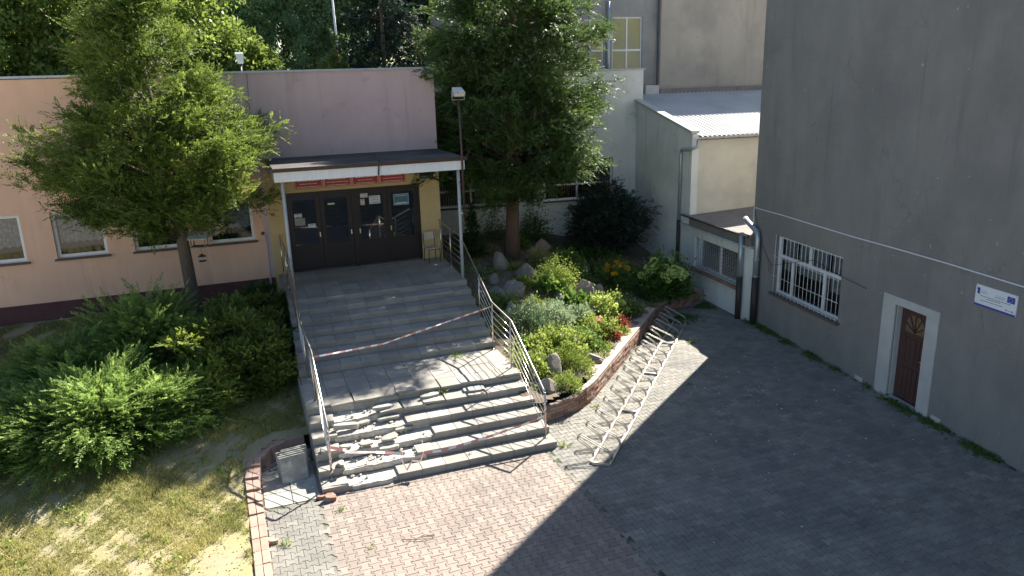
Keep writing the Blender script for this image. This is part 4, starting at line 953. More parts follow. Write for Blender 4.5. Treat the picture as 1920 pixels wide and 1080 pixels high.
for i, (p, d) in enumerate(polyline(wp[9:], .25)):
    mb = MB(); mb.tn = random.random(); mb.box(-.12, .12, -.09, .16, 0, .05, .006); o = mb.build('capping_brick', m_brick, rw); o.location = (p.x, p.y, .388); o.rotation_euler = (0, 0, math.atan2(d.y, d.x))

# ------------------------------------------------------------------ bicycle rack
bk = thing('bicycle_rack', 'long galvanised bicycle rack with hairpin wheel holders on the courtyard', 'bicycle rack')
a0 = Vector((6.13, 12.22, .04)); a1 = Vector((12.55, 19.25, .04)); dr_ = (a1-a0).normalized(); nr_ = Vector((dr_.y, -dr_.x, 0))   # nr_ points right/down
b0 = a0+nr_*.38; b1 = a1+nr_*.38
def sq(name, p, q, w_=.022):
    d = (q-p).normalized(); n_ = Vector((-d.y, d.x, 0)); u_ = Vector((0, 0, 1)); mb = MB()
    vs = [c+n_*s*w_+u_*t_*w_ for c in (p, q) for s, t_ in ((-1, -1), (1, -1), (1, 1), (-1, 1))]
    mb.add(vs, [(3, 2, 1, 0), (4, 5, 6, 7), (0, 1, 5, 4), (1, 2, 6, 5), (2, 3, 7, 6), (3, 0, 4, 7)]); return mb.build(name, m_galvs, bk)
sq('base_rail', a0, a1); sq('base_rail', b0, b1)
for f_ in (0, .27, .52, .77, 1.0): p = a0.lerp(a1, f_); sq('cross_bar', p+nr_*.023, p+nr_*.357, .018)
L_ = (a1-a0).length; hm = MB()
for s in (-.032, .032):
    pts = []
    def cv(u, z): return (u, s, z)
    P_l = [(.38, .03), (.37, .10), (.30, .20)] + [(.30-.58*q/6, .20+.26*q/6) for q in range(1, 7)]
    P_l += [(-.28-.055*math.sin(math.pi*q/6), .46-.055*(1-math.cos(math.pi*q/6))) for q in range(1, 7)]
    P_l += [(-.28+.20*q/3, .35-.14*q/3) for q in range(1, 4)]+[(-.02, .12), (0, .04)]
    hm.tube([cv(u, z) for u, z in P_l], .0125, 6)
hm.tube([(-.325, -.032, .42), (-.335, 0, .425), (-.325, .032, .42)], .0125, 6)
hme = hm.mesh('wheel_holder', m_galvd, True)
ang = math.atan2(nr_.y, nr_.x)
for i in range(15):
    p = a0+dr_*(.22+i*(L_-.35)/14); link('wheel_holder', hme, bk, (p.x, p.y, .02), (random.gauss(0, .02), random.gauss(0, .02), ang+random.gauss(0, .02)))

# ------------------------------------------------------------------ bird feeder and hanging feeder on the left tree
bf = thing('bird_feeder', 'wooden bird feeder house on the trunk of the conifer by the pink wall', 'bird feeder', (-.80, 20.95, 3.42), R(-14))
MB().box(-.2, .2, -.16, .16, 0, .02).build('tray', m_woodw, bf)
for s1 in (-1, 1):
    for s2 in (-1, 1): box('post', s1*.17-.012, s1*.17+.012, s2*.13-.012, s2*.13+.012, .02, .24, m_woodw, bf)
MB().add([(-.24, -.2, .22), (.24, -.2, .22), (.24, 0, .38), (-.24, 0, .38), (-.24, -.2, .235), (.24, -.2, .235), (.24, 0, .398), (-.24, 0, .398)], [(0, 3, 2, 1), (4, 5, 6, 7), (0, 1, 5, 4), (1, 2, 6, 5), (3, 0, 4, 7)]).build('roof_panel', m_zinc, bf)
MB().add([(-.24, .2, .22), (.24, .2, .22), (.24, 0, .38), (-.24, 0, .38), (-.24, .2, .235), (.24, .2, .235), (.24, 0, .398), (-.24, 0, .398)], [(0, 1, 2, 3), (7, 6, 5, 4), (4, 5, 1, 0), (5, 6, 2, 1), (7, 4, 0, 3)]).build('roof_panel', m_zinc, bf)
box('bracket', -.45, -.1, -.015, .015, -.03, -.001, m_woodw, bf)
hf = thing('hanging_feeder', 'small dark two-dish feeder hanging below the bird feeder house', 'bird feeder', (-.78, 20.93, 3.08))
tube('cord', [(0, 0, .15), (0, 0, .31)], .004, m_iron, hf, 5); MB().tube([(0, 0, .08), (0, 0, .15)], [.11, .015], 14).build('cover', m_iron, hf, True)
tube('stem', [(0, 0, -.03), (0, 0, .09)], .018, m_zinc, hf); MB().tube([(0, 0, -.06), (0, 0, -.04), (0, 0, -.03)], [.05, .10, .10], 14).build('dish', m_iron, hf, True)

# ------------------------------------------------------------------ rocks
def rock(x, y, rx, ry, rz, z, seed, label, mat=m_rock, rot=0., group='boulders of the rock garden'):
    bm = bmesh.new(); bmesh.ops.create_icosphere(bm, subdivisions=3, radius=1)
    for v in bm.verts:
        n_ = v.co.normalized(); k = 1+.34*mn.noise(n_*1.3+Vector((seed*3.7, 0, 0)))+.22*mn.noise(n_*3.1+Vector((0, seed*2.1, 0)))+.11*mn.noise(n_*6+Vector((seed, 0, 1)))+.05*mn.noise(n_*14+Vector((seed, 3, 1)))
        c = Vector((n_.x*k, n_.y*k, n_.z*k))
        for pl_n in (Vector((.6, .3, .74)), Vector((-.8, -.2, .5)), Vector((.1, -.9, .4)), Vector((math.sin(seed*2.), math.cos(seed*2.), .5)), Vector((math.sin(seed*5.), math.cos(seed*5.), .1))):
            dd = c.dot(pl_n.normalized())-.60
            if dd > 0: c -= pl_n.normalized()*dd*.85
        v.co = Vector((c.x*rx, c.y*ry, c.z*rz))
    me = bpy.data.meshes.new('rock'); bm.to_mesh(me); bm.free(); me.materials.append(mat)
    o = link('boulder', me, None, (x, y, z), (0, 0, rot)); tag(o, label, 'rock', group); return o
RK = [(8.00, 22.5, .36, .28, .40, 'tall brown grey boulder left of the big thuja trunk', m_rock), (7.35, 21.2, .26, .2, .2, 'small boulder below the tall brown one, near the railing', m_rock),
      (8.55, 21.55, .36, .26, .28, 'upright pale boulder in front of the thuja trunk', m_rock), (7.55, 20.3, .62, .36, .34, 'wide grey boulder beside the upper railing', m_rock),
      (6.95, 18.75, .26, .22, .30, 'rounded grey stone standing near the railing bend', m_rock), (10.05, 20.55, .52, .34, .36, 'large boulder with a sunlit white top beside the box bush', m_rockp),
      (6.85, 15.65, .34, .28, .36, 'speckled boulder among yellow green cushions near the lower railing', m_rock), (9.1, 20.35, .16, .30, .16, 'slim pale stone under the big leafed plant', m_rock),
      (11.0, 24.0, .55, .35, .16, 'flat brownish stone behind the leafy tub', m_rock), (10.6, 25.1, .38, .3, .22, 'ochre stone at the back of the bed', m_rockp),
      (9.85, 24.2, .22, .2, .16, 'pink stone right of the thuja trunk', m_rockp), (10.75, 20.9, .24, .2, .18, 'reddish stone right of the white topped boulder', m_rockp),
      (9.55, 19.15, .40, .25, .18, 'pale flat boulder in the middle of the sunny plants', m_rock), (7.5, 17.1, .22, .18, .14, 'pinkish stone left of the silver plants', m_rockp),
      (8.15, 16.25, .30, .20, .12, 'pale low stone above the capping slabs', m_rock), (6.35, 14.85, .26, .2, .2, 'pale stone at the corner by the lower railing post', m_rock),
      (8.3, 18.0, .2, .16, .12, 'small brownish stone in the middle of the bed', m_rockp), (7.0, 20.1, .34, .3, .2, 'dark low stone just outside the railing', m_rock)]
for i, (x, y, a, b, c, lab, mt) in enumerate(RK): rock(x, y, a, b, c, float(garden_z(x, y))+c*.45, i+1, lab, mt, i*1.3)

# ------------------------------------------------------------------ garden plants
def bush(name, label, cat, x, y, r, h, mat, n, L, W, group=None, kind='dome', z=None, flowers=None, tone0=.5, seed=None, spread=.6, k=1):
    global rng
    keep = rng; rng = np.random.default_rng(seed if seed is not None else int(abs(x*131+y*977))+5)
    if z is None: z = float(garden_z(x, y))-.02
    t = thing(name, label, cat, (x, y, z), 0, group)
    u = unit(rng.normal(size=(n, 3))); u[:, 2] = np.abs(u[:, 2]); azb = np.arctan2(u[:, 1], u[:, 0]); rad_ = (.42+.62*rng.random(n)**.7)*(1+.22*np.sin(azb*3+seed)+.16*np.sin(azb*7+u[:, 2]*6+seed*2))*(1+.25*(rng.random(n) < .06))
    P = u*rad_[:, None]*np.array([r, r, h]); D = u*np.array([1, 1, .8])+np.array([0, 0, .35])+rng.normal(size=(n, 3))*spread
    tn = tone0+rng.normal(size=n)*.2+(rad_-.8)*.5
    leaf_mesh('foliage', P, D, L*(.7+.6*rng.random(n)), W*(.7+.6*rng.random(n)), tn, mat, t, sharp=.5)
    mb = MB()
    for i in range(7):
        a = i*.9; mb.tube([(0, 0, -.08), (r*.3*math.cos(a), r*.3*math.sin(a), h*.4), (r*.6*math.cos(a), r*.6*math.sin(a), h*.7)], [.012, .008, .003], 4)
    mb.build('stems', m_barkg, t)
    if flowers:
        fm, nf, fr_, high = flowers
        me = {}
        for q in range(nf):
            a = rng.random()*2*math.pi; rr = math.sqrt(rng.random())*r*.95; zz_ = h*(high+(1.02-high)*rng.random())*math.sqrt(max(1-(rr/r)**2*.7, .05))+fr_*.5
            c = np.array([rr*math.cos(a), rr*math.sin(a), zz_]); m_ = 110 if fr_ > .1 else 46 if fr_ > .06 else 14
            uu = unit(rng.normal(size=(m_, 3))); s_ = fr_*(.8+.4*rng.random())
            leaf_mesh('flower_head', c+uu*s_*.55*np.array([1, 1, .75]), uu+rng.normal(size=(m_, 3))*.5, s_*(.7 if m_ < 100 else .42), s_*(.55 if m_ < 100 else .36), .5+rng.normal(size=m_)*.25, fm, t)
    rng = keep; return t
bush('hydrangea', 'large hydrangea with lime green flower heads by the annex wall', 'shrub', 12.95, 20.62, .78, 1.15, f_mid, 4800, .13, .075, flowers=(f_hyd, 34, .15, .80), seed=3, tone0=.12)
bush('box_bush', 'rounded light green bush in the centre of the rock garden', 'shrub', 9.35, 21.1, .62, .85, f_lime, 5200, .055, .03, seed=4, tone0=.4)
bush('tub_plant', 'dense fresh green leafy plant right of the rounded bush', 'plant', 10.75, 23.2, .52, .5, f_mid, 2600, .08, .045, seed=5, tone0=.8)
bush('coneflower', 'clump of yellow orange daisies in front of the hydrangea', 'flower', 11.55, 21.2, .55, .85, f_mid, 1800, .11, .04, flowers=(f_yel, 26, .065, .8), seed=6, tone0=.3)
bush('rhubarb_plant', 'broad leafed green plant left of the white topped boulder', 'plant', 8.95, 20.75, .42, .4, f_mid, 170, .26, .21, seed=7, tone0=.85, spread=.4)
bush('broad_leaf_plant', 'dark broad leafed plant below the white topped boulder', 'plant', 9.35, 19.65, .42, .34, f_mid, 200, .22, .17, seed=8, tone0=.35, spread=.4)
bush('rose_bush', 'red flowering rose bush against the white wall right of the trunk', 'shrub', 10.6, 25.9, .62, 1.15, f_mid, 1500, .08, .055, flowers=(f_redl, 5, .06, .7), seed=9, tone0=.25)
bush('pale_rose', 'sparse white flowering rose left of the thuja trunk at the wall', 'shrub', 9.0, 25.8, .5, .9, f_mid, 700, .07, .05, flowers=(f_wht, 6, .05, .4), seed=10, tone0=.3)
bush('silver_plant', 'silvery grey green plant mass near the railing bend', 'plant', 7.15, 18.05, .66, .62, f_sage, 3600, .09, .035, seed=11, tone0=.15)
bush('silver_plant', 'bright silver leafed plant in full sun in the middle of the bed', 'plant', 8.1, 18.55, .62, .40, f_sage, 3000, .10, .05, seed=12, tone0=.85)
bush('silver_plant', 'silver plant with broad pale leaves below the dark broad leafed one', 'plant', 9.0, 18.7, .42, .34, f_sage, 900, .14, .06, seed=13, tone0=.8)
bush('stonecrop', 'tall pale lime stonecrop with flat flower heads right of the sunny boulder', 'plant', 10.0, 18.95, .55, .62, f_lime, 2600, .085, .05, flowers=(f_hyd, 12, .09, .7), seed=14, tone0=.55)
bush('stonecrop', 'lower lime stonecrop with two pink flowers', 'plant', 9.05, 17.75, .55, .42, f_lime, 2400, .085, .05, flowers=(f_pnk, 3, .075, .7), seed=15, tone0=.5)
bush('yellow_green_plant', 'wide yellow green leafy plant in the sun beside the middle landing', 'plant', 7.35, 16.9, .75, .42, f_lime, 3600, .10, .06, flowers=(f_wht, 6, .06, .8), seed=16, tone0=.45)
bush('cushion_shrub', 'needle like green cushion shrub behind the speckled boulder', 'shrub', 7.35, 16.0, .52, .42, f_lime, 4200, .075, .014, seed=17, tone0=.25)
bush('cushion_shrub', 'small green cushion shrub at the lowest corner of the bed', 'shrub', 6.85, 14.98, .40, .30, f_lime, 2600, .07, .014, seed=18, tone0=.3)
bush('yellow_green_plant', 'yellow green foliage reaching through the lower railing', 'plant', 6.3, 15.7, .45, .50, f_lime, 1800, .09, .045, seed=19, tone0=.4)
bush('green_perennial', 'upright dark green perennial with pale flowers above the pale low stone', 'plant', 8.35, 17.0, .34, .50, f_mid, 1300, .09, .035, flowers=(f_wht, 4, .05, .8), seed=20, tone0=.5)
bush('green_perennial', 'dark green perennial beside the slim railing post', 'plant', 6.7, 19.2, .5, .4, f_mid, 1500, .09, .05, seed=21, tone0=.5)
bush('green_perennial', 'low green perennial under the red begonias in shade', 'plant', 10.85, 19.2, .4, .28, f_mid, 1200, .09, .06, seed=22, tone0=.6)
bush('green_perennial', 'leafy perennial at the foot of the ochre stone', 'plant', 9.6, 25.0, .42, .35, f_mid, 900, .10, .06, seed=23, tone0=.6)
bush('green_perennial', 'small leafy clump left of the upright pale boulder', 'plant', 8.2, 20.9, .30, .25, f_lime, 700, .09, .06, seed=24, tone0=.3)
bush('begonia', 'orange red leafed bedding plant, the upper one in the sun', 'flower', 10.05, 18.25, .34, .26, f_redl, 900, .06, .045, seed=25, tone0=.6, group='red bedding plants')
bush('begonia', 'orange leafed bedding plant, the lower one in the sun', 'flower', 9.45, 17.55, .26, .24, f_redl, 600, .06, .045, seed=26, tone0=.7, group='red bedding plants')
bush('begonia', 'dark red bedding plant in the shade behind the orange ones', 'flower', 10.9, 18.95+.35, .34, .22, f_purp, 700, .06, .04, seed=27, tone0=.6, group='red bedding plants')
bush('begonia', 'single deep red flower at the edge of the bed', 'flower', 9.1, 17.2, .09, .12, f_purp, 90, .05, .04, seed=28, tone0=.6, group='red bedding plants')
bush('ornamental_grass', 'tuft of dry straw coloured ornamental grass right of the trunk', 'grass', 9.75, 23.4, .32, .45, f_grass, 1500, .22, .012, seed=29, tone0=.9, spread=.25)
bush('fern_clump', 'dark green ground plant mass left of the hydrangea', 'plant', 12.0, 22.4, .95, .42, f_mid, 3400, .10, .04, seed=30, tone0=.15)
bush('fern_clump', 'blue green low clump in front of the yellow daisies', 'plant', 12.3, 20.75, .85, .32, f_mid, 3000, .09, .03, seed=31, tone0=.1)
bush('fern_clump', 'low dark green clump behind the box bush', 'plant', 12.2, 24.3, 1.1, .45, f_mid, 3000, .11, .05, seed=32, tone0=.1)
bush('white_daisy', 'tall stem with a pale flower left of the yellow daisies', 'flower', 10.55, 21.75, .3, .5, f_mid, 700, .09, .05, flowers=(f_wht, 2, .06, .95), seed=33, tone0=.7)
rs = random.Random(44); kinds = [(f_lime, 'small lime green'), (f_sage, 'small silvery'), (f_mid, 'small deep green'), (f_lime, 'little yellow green'), (f_mid, 'little dark')]
SM = [(7.9, 19.4, 'beside the wide grey boulder'), (8.6, 19.6, 'between the silver plant and the slim stone'), (9.8, 19.9, 'under the white topped boulder'), (8.0, 17.7, 'next to the small brownish stone'), (8.7, 16.9, 'near the capping slabs, halfway along'),
      (9.9, 17.9, 'between the two orange plants and the capping'), (7.9, 16.6, 'right of the needle leafed cushion'), (6.6, 17.0, 'just outside the railing at the middle landing'), (6.5, 18.0, 'just outside the railing below its bend'), (10.6, 19.9, 'right of the tall stonecrop'),
      (8.4, 22.2, 'between the two upright boulders'), (7.1, 21.9, 'by the upper railing in the shade'), (9.3, 22.6, 'right of the thuja trunk base'), (7.7, 15.9, 'behind the loose capping bricks'), (8.9, 18.2, 'in the very middle of the sunny bed')]
for i, (x, y, wh) in enumerate(SM):
    mt_, nm_ = kinds[i % 5]
    bush('bedding_plant', nm_+' bedding plant '+wh, 'plant', x, y, .24+.1*rs.random(), .18+.14*rs.random(), mt_, 420, .075, .035, seed=200+i, tone0=.4+.3*rs.random(), flowers=(f_wht, 3, .03, .8) if i % 3 == 0 else None)
# low ground cover and weeds in the bed
n = 9000; gx = rng.uniform(5.95, 13.5, n); gy_ = rng.uniform(14.6, 25.5, n); dens = .5+.5*np.sin(gx*2.3+1)*np.sin(gy_*1.9)+.4*np.sin(gx*5.1-gy_*3.7)
ok = np.array([not out_garden(a+.0, b) for a, b in zip(gx, gy_)]) & (dens > .45+.3*rng.random(n)); gx, gy_ = gx[ok], gy_[ok]
P = np.stack([gx, gy_, garden_z(gx, gy_)], -1); C, D, l_, w_, tn = clumps(P, np.tile([0, 0, 1.], (len(P), 1)), 6, .05, .07, .03, .4+.25*rng.normal(size=len(P)), .8)
leaf_mesh('ground_cover', C, D, l_, w_, tn, f_lime, kind='stuff')
# leaf litter and little stones on the bed
mb = MB(); rs = random.Random(9)
for i in range(700):
    x, y = rs.uniform(6, 13.5), rs.uniform(14.6, 25)
    if out_garden(x, y): continue
    s_ = rs.uniform(.012, .045); mb.tn = rs.random(); mb.ball((x, y, float(garden_z(x, y))+s_*.2), s_, 5, 3, (1, rs.uniform(.6, 1.3), .6))
tag(mb.build('pebbles', m_rock), kind='stuff')

# ------------------------------------------------------------------ shrubs left of the stairs
def juniper(x, y, rx, ry, h, label, seed, ns=2600, lean=(0, -.25), mat=f_jun, tone0=.5):
    global rng
    keep = rng; rng = np.random.default_rng(seed); t = thing('spreading_juniper', label, 'shrub', (x, y, float(lawn_z(x, y))-.03), 0, 'spreading junipers on the lawn')
    u = unit(rng.normal(size=(ns, 3))); u[:, 2] = np.abs(u[:, 2])*.95+.03; az = np.arctan2(u[:, 1], u[:, 0])
    rad_ = (.50+.42*rng.random(ns)**.5)*(1+.13*np.sin(az*5+seed)+.10*np.sin(az*9+u[:, 2]*6))
    tier = 1+.12*np.sin(u[:, 2]*14+az*3)
    B = u*(rad_*tier)[:, None]*np.array([rx, ry, h]); d = unit(u*np.array([1, 1, .55])+np.array([lean[0], lean[1], .16])+rng.normal(size=(ns, 3))*.22)
    k = 22; s = np.linspace(0, 1, k); Ls = .34+.30*rng.random(ns)
    side = unit(np.cross(d, np.array([0, 0, 1.])+rng.normal(size=(ns, 3))*.3)); sg_ = np.where(np.arange(k) % 2, 1., -1.)
    P = B[:, None]+d[:, None]*(s[None, :, None]*Ls[:, None, None])+np.array([0, 0, -.10])*(s**2)[None, :, None]*Ls[:, None, None]*1.5
    wv = (np.sin(s*2.6+.35))*.9
    D = unit(d[:, None]*.9+side[:, None]*(sg_*wv)[None, :, None]*.75+rng.normal(size=(ns, k, 3))*.16)
    st_ = tone0+rng.normal(size=ns)*.16+(rad_-.8)*.4
    tn = (st_[:, None]+s[None]*.28-.1+rng.normal(size=(ns, k))*.06)
    LL = (.055+.055*(1-s))[None]*(.8+.4*rng.random((ns, k)))
    leaf_mesh('foliage', P.reshape(-1, 3), D.reshape(-1, 3), LL.reshape(-1)*1.3, .024, tn.reshape(-1), mat, t, N=np.repeat(unit(np.cross(side, d)), k, 0))
    mb = MB()
    for i in range(12):
        a = i*2*math.pi/12+seed; mb.tube([(0, 0, 0), (rx*.4*math.cos(a), ry*.4*math.sin(a), h*.3), (rx*.75*math.cos(a), ry*.75*math.sin(a), h*.5)], [.03, .02, .006], 5)
    mb.build('branches', m_bark, t, True, kind='stuff')
    rng = keep; return t
juniper(-3.1, 16.6, 2.0, 1.6, 1.25, 'front spreading juniper with feathery bright green tips over the dry grass', 41, 3600)
juniper(-5.6, 16.5, 1.8, 1.3, 1.05, 'feathery juniper cut by the left edge of the photo', 42, 3000)
juniper(-2.2, 19.0, 1.55, 1.25, 1.75, 'feathery juniper in front of the trunk below the pink wall', 43, 2600)
juniper(-3.7, 18.3, 1.4, 1.1, 1.25, 'rear juniper below the pink wall between the windows', 44, 2400, tone0=.4)
juniper(-1.75, 16.7, 1.15, .9, .85, 'low feathery juniper between the front one and the clipped shrubs', 45, 1300)
def yew(x, y, r, h, label, seed, n=420, tone0=.5):
    global rng
    keep = rng; rng = np.random.default_rng(seed); t = thing('bushy_shrub', label, 'shrub', (x, y, float(lawn_z(x, y))-.03), 0, 'bushy clipped shrubs beside the stairs')
    nl = 20; lu = unit(rng.normal(size=(nl, 3))); lu[:, 2] = np.abs(lu[:, 2]); lc = lu*np.array([r*.78, r*.78, h*.80])*(.8+.3*rng.random((nl, 1))); lr = r*(.30+.18*rng.random(nl)); lt = rng.normal(size=nl)*.20
    idx = rng.integers(0, nl, n); u = unit(rng.normal(size=(n, 3))); u[:, 2] = np.abs(u[:, 2])*.9+.02
    C = lc[idx]+u*lr[idx][:, None]*np.array([1, 1, .62])*(.65+.4*rng.random((n, 1))); D = u*.8+lu[idx]*.4+np.array([0, 0, .35])+rng.normal(size=(n, 3))*.2
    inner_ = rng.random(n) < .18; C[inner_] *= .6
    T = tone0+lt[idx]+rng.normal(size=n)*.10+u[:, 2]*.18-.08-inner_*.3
    B = (C[:, None]+rng.normal(size=(n, 8, 3))*np.array([.09, .09, .04])).reshape(-1, 3); dd = unit(np.repeat(unit(D), 8, 0)*np.array([1, 1, .5])+rng.normal(size=(n*8, 3))*.5)
    P, d, l_, w_, tn = fronds(B, dd, .20*(.6+.8*rng.random(n*8)), 11, .06, .026, np.repeat(T, 8)+rng.normal(size=n*8)*.08)
    leaf_mesh('foliage', P, d, l_, w_, tn, f_yew, t, N=FN[0])
    mb = MB()
    for i in range(9): a = i*.7; mb.tube([(0, 0, 0), (r*.3*math.cos(a), r*.3*math.sin(a), h*.45), (r*.65*math.cos(a), r*.65*math.sin(a), h*.7)], [.03, .02, .006], 5)
    mb.build('branches', m_barkg, t, True, kind='stuff')
    rng = keep; return t
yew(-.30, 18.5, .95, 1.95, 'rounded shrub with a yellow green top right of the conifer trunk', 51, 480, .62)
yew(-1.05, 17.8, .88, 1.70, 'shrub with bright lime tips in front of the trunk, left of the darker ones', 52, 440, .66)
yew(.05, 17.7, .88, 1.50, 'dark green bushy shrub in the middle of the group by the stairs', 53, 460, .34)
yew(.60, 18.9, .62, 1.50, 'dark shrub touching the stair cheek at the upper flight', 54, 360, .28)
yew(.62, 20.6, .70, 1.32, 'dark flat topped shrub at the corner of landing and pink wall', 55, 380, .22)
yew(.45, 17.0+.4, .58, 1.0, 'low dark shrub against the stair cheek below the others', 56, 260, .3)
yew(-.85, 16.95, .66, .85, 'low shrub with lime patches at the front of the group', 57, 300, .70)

# ------------------------------------------------------------------ lawn grass
n = 300000; gx = rng.uniform(-6.8, 1.0, n); gy_ = rng.uniform(9.2, 18.5, n)
nzv = .5+.25*np.sin(gx*2.1+gy_*1.3)+.2*np.sin(gx*5.3-gy_*4.1+1)+.15*np.sin(gx*11+gy_*9.1)+.12*np.sin(gx*23-gy_*19)
bare = np.exp(-(((gx+.75)/.45)**2+((gy_-11.4)/.9)**2))*1.6+np.exp(-(((gx+.8)/1.0)**2+((gy_-15.2)/.7)**2))*.35
keepm = (nzv-bare > .28*rng.random(n)+.12); kx = np.array([not (in_path(a, b) or a > -.32 and b < 14.3 or b < 15.5 and a > -.30 and (a-.75)**2/1.25**2+(b-14.2)**2/1.35**2 < 1) for a, b in zip(gx, gy_)])
ok = keepm & kx; gx, gy_ = gx[ok], gy_[ok]; nzv = nzv[ok]
P = np.stack([gx, gy_, lawn_z(gx, gy_)-.004], -1); m_ = len(P)
D = np.stack([rng.normal(size=m_)*.55, rng.normal(size=m_)*.55, np.ones(m_)], -1)
tone_g = .68+.30*np.sin(gx*1.3+gy_*.8)*np.sin(gy_*1.1-gx*.6)+rng.normal(size=m_)*.2-.35*np.exp(-((gx+.55)/.35)**2)*(gy_ < 14)
leaf_mesh('grass', P, D, (.03+.05*rng.random(m_))*(1+.9*(nzv > .75)), .011, tone_g, f_grass, kind='stuff')
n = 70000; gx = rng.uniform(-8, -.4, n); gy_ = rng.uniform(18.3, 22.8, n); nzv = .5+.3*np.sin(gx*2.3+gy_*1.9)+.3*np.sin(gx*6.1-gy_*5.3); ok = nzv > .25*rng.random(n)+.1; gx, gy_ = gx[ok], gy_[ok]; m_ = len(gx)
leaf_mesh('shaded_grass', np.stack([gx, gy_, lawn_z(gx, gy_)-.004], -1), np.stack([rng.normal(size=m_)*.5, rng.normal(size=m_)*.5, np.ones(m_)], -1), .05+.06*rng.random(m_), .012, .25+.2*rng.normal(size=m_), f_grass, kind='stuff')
n = 2500; lx = rng.uniform(-6, .9, n); ly = rng.uniform(9.5, 17, n); okl = np.array([not (in_path(a, b) or a > -.35 and b < 15.5) for a, b in zip(lx, ly)]); lx, ly = lx[okl], ly[okl]
P = np.stack([lx, ly, lawn_z(lx, ly)+.012], -1); leaf_mesh('fallen_leaves', P, rng.normal(size=(len(P), 3))*np.array([1, 1, .2]), .05, .03, .6+.3*rng.normal(size=len(P)), Mleaf('fallen_leaf', (.22, .15, .06), (.45, .38, .20), .2), kind='stuff', flat=.3)
n = 1500; wx = rng.uniform(-6.2, 1.0, n); wy = rng.uniform(10, 17.5, n); wn = np.sin(wx*2.3-wy*1.1)+np.sin(wx*4.1+wy*3.3)+rng.normal(size=n)*.5; okl = (wn > .9) & np.array([not (in_path(a, b) or a > -.38 and b < 15.5) for a, b in zip(wx, wy)]); P = np.stack([wx[okl], wy[okl], lawn_z(wx[okl], wy[okl])], -1)
C, D, l_, w_, tn = clumps(P, np.tile([0, 0, 1.], (len(P), 1)), 12, .05, .09, .022, .5+.2*rng.normal(size=len(P)), .9)
leaf_mesh('lawn_weeds', C, D, l_, w_, tn, f_lime, kind='stuff')
def tuft(x, y, z, s, label, mat=f_mid, grp='weeds between the pavers', n=26, seed=0):
    global rng
    keep = rng; rng = np.random.default_rng(seed+100)
    P = rng.normal(size=(n, 3))*np.array([s*.35, s*.35, 0]); D = P*np.array([1.2/s, 1.2/s, 0])+np.array([0, 0, .8])+rng.normal(size=(n, 3))*.35
    o = leaf_mesh('weed', P, D, s*(.6+.7*rng.random(n)), s*.2, .6+rng.normal(size=n)*.25, mat); o.location = (x, y, z); tag(o, label, 'weed', grp); rng = keep; return o
TF = [(.22, 11.8, 0, .10, 'bright weed by the kerb beside a brick lump', f_lime), (1.25, 12.5, 0, .09, 'green weed at the foot of the lowest step, left end', f_mid), (1.55, 11.15, 0, .06, 'tiny weed in the grey pavers', f_lime), (5.95, 13.1, 0, .13, 'pale weed at the right end of the lowest step', f_lime),
      (7.4, 14.55, 0, .10, 'weed at the curve of the brick wall', f_lime), (11.9, 17.3, 0, .14, 'grass tuft in the shade right of the bicycle rack', f_lime), (10.1, 14.8, 0, .08, 'small weed among shaded pavers below the rack', f_mid), (3.9, 15.14, .8, .12, 'weed growing out of the loose stone on the stairs', f_lime),
      (4.78, 16.8, .912, .13, 'weed sprouting at the foot of the upper flight', f_mid), (8.95, 17.0, 0, .1, 'weed at the base of the capped wall', f_lime), (3.95, 13.3, .15, .05, 'small weed on the lowest tread', f_lime)]
for i, (x, y, z, s, lab, mt) in enumerate(TF): tuft(x, y, z, s, lab, mt, seed=i)
# grass strip along walls
n = 2400; s_ = rng.uniform(.1, 9.5, n); pr = (np.sin(s_*2.1)+np.sin(s_*5.7+1)+np.sin(s_*.9+.5)+rng.normal(size=n)*.9 > .5); s_ = s_[pr]; off = np.abs(rng.normal(size=len(s_)))*.13+.02
bx = GC[0]-s_*math.sin(-A7)-off; by = GC[1]-s_*math.cos(A7)
P = np.stack([bx, by, np.full(len(s_), .005)], -1); C, D, l_, w_, tn = clumps(P, np.tile([0, 0, 1.], (len(P), 1)), 7, .03, .07, .018, .35+.2*rng.normal(size=len(P)), .8)
leaf_mesh('wall_foot_grass', C, D, l_, w_, tn, f_mid, kind='stuff')
n = 1500; px_ = rng.uniform(10.8, 14.5, n); py_ = 19.0+(px_-11.8)*.55-np.abs(rng.normal(size=n))*.35; ok = (np.sin(px_*4)+np.sin(py_*5+px_) > -.1)&(py_ < 20.6); P = np.stack([px_, py_, np.full(n, .005)], -1)[ok]
C, D, l_, w_, tn = clumps(P, np.tile([0, 0, 1.], (len(P), 1)), 7, .03, .06, .02, .3+.2*rng.normal(size=len(P)), .8)
leaf_mesh('moss_and_weeds', C, D, l_, w_, tn, f_mid, kind='stuff')
n = 2600; wx = rng.uniform(.2, 14.2, n); wy = rng.uniform(8, 20, n); wn = np.sin(wx*1.3+wy*.7)+np.sin(wx*2.9-wy*2.1)+rng.normal(size=n)*.6
okw = (wn > 1.0) & np.array([not blocked(a, b) for a, b in zip(wx, wy)]); P = np.stack([wx[okw], wy[okw], np.full(okw.sum(), .008)], -1)
C, D, l_, w_, tn = clumps(P, np.tile([0, 0, 1.], (len(P), 1)), 4, .012, .022, .010, .5+.2*rng.normal(size=len(P)), 1.)
leaf_mesh('joint_moss', C, D, l_, w_, tn, f_mid, kind='stuff')
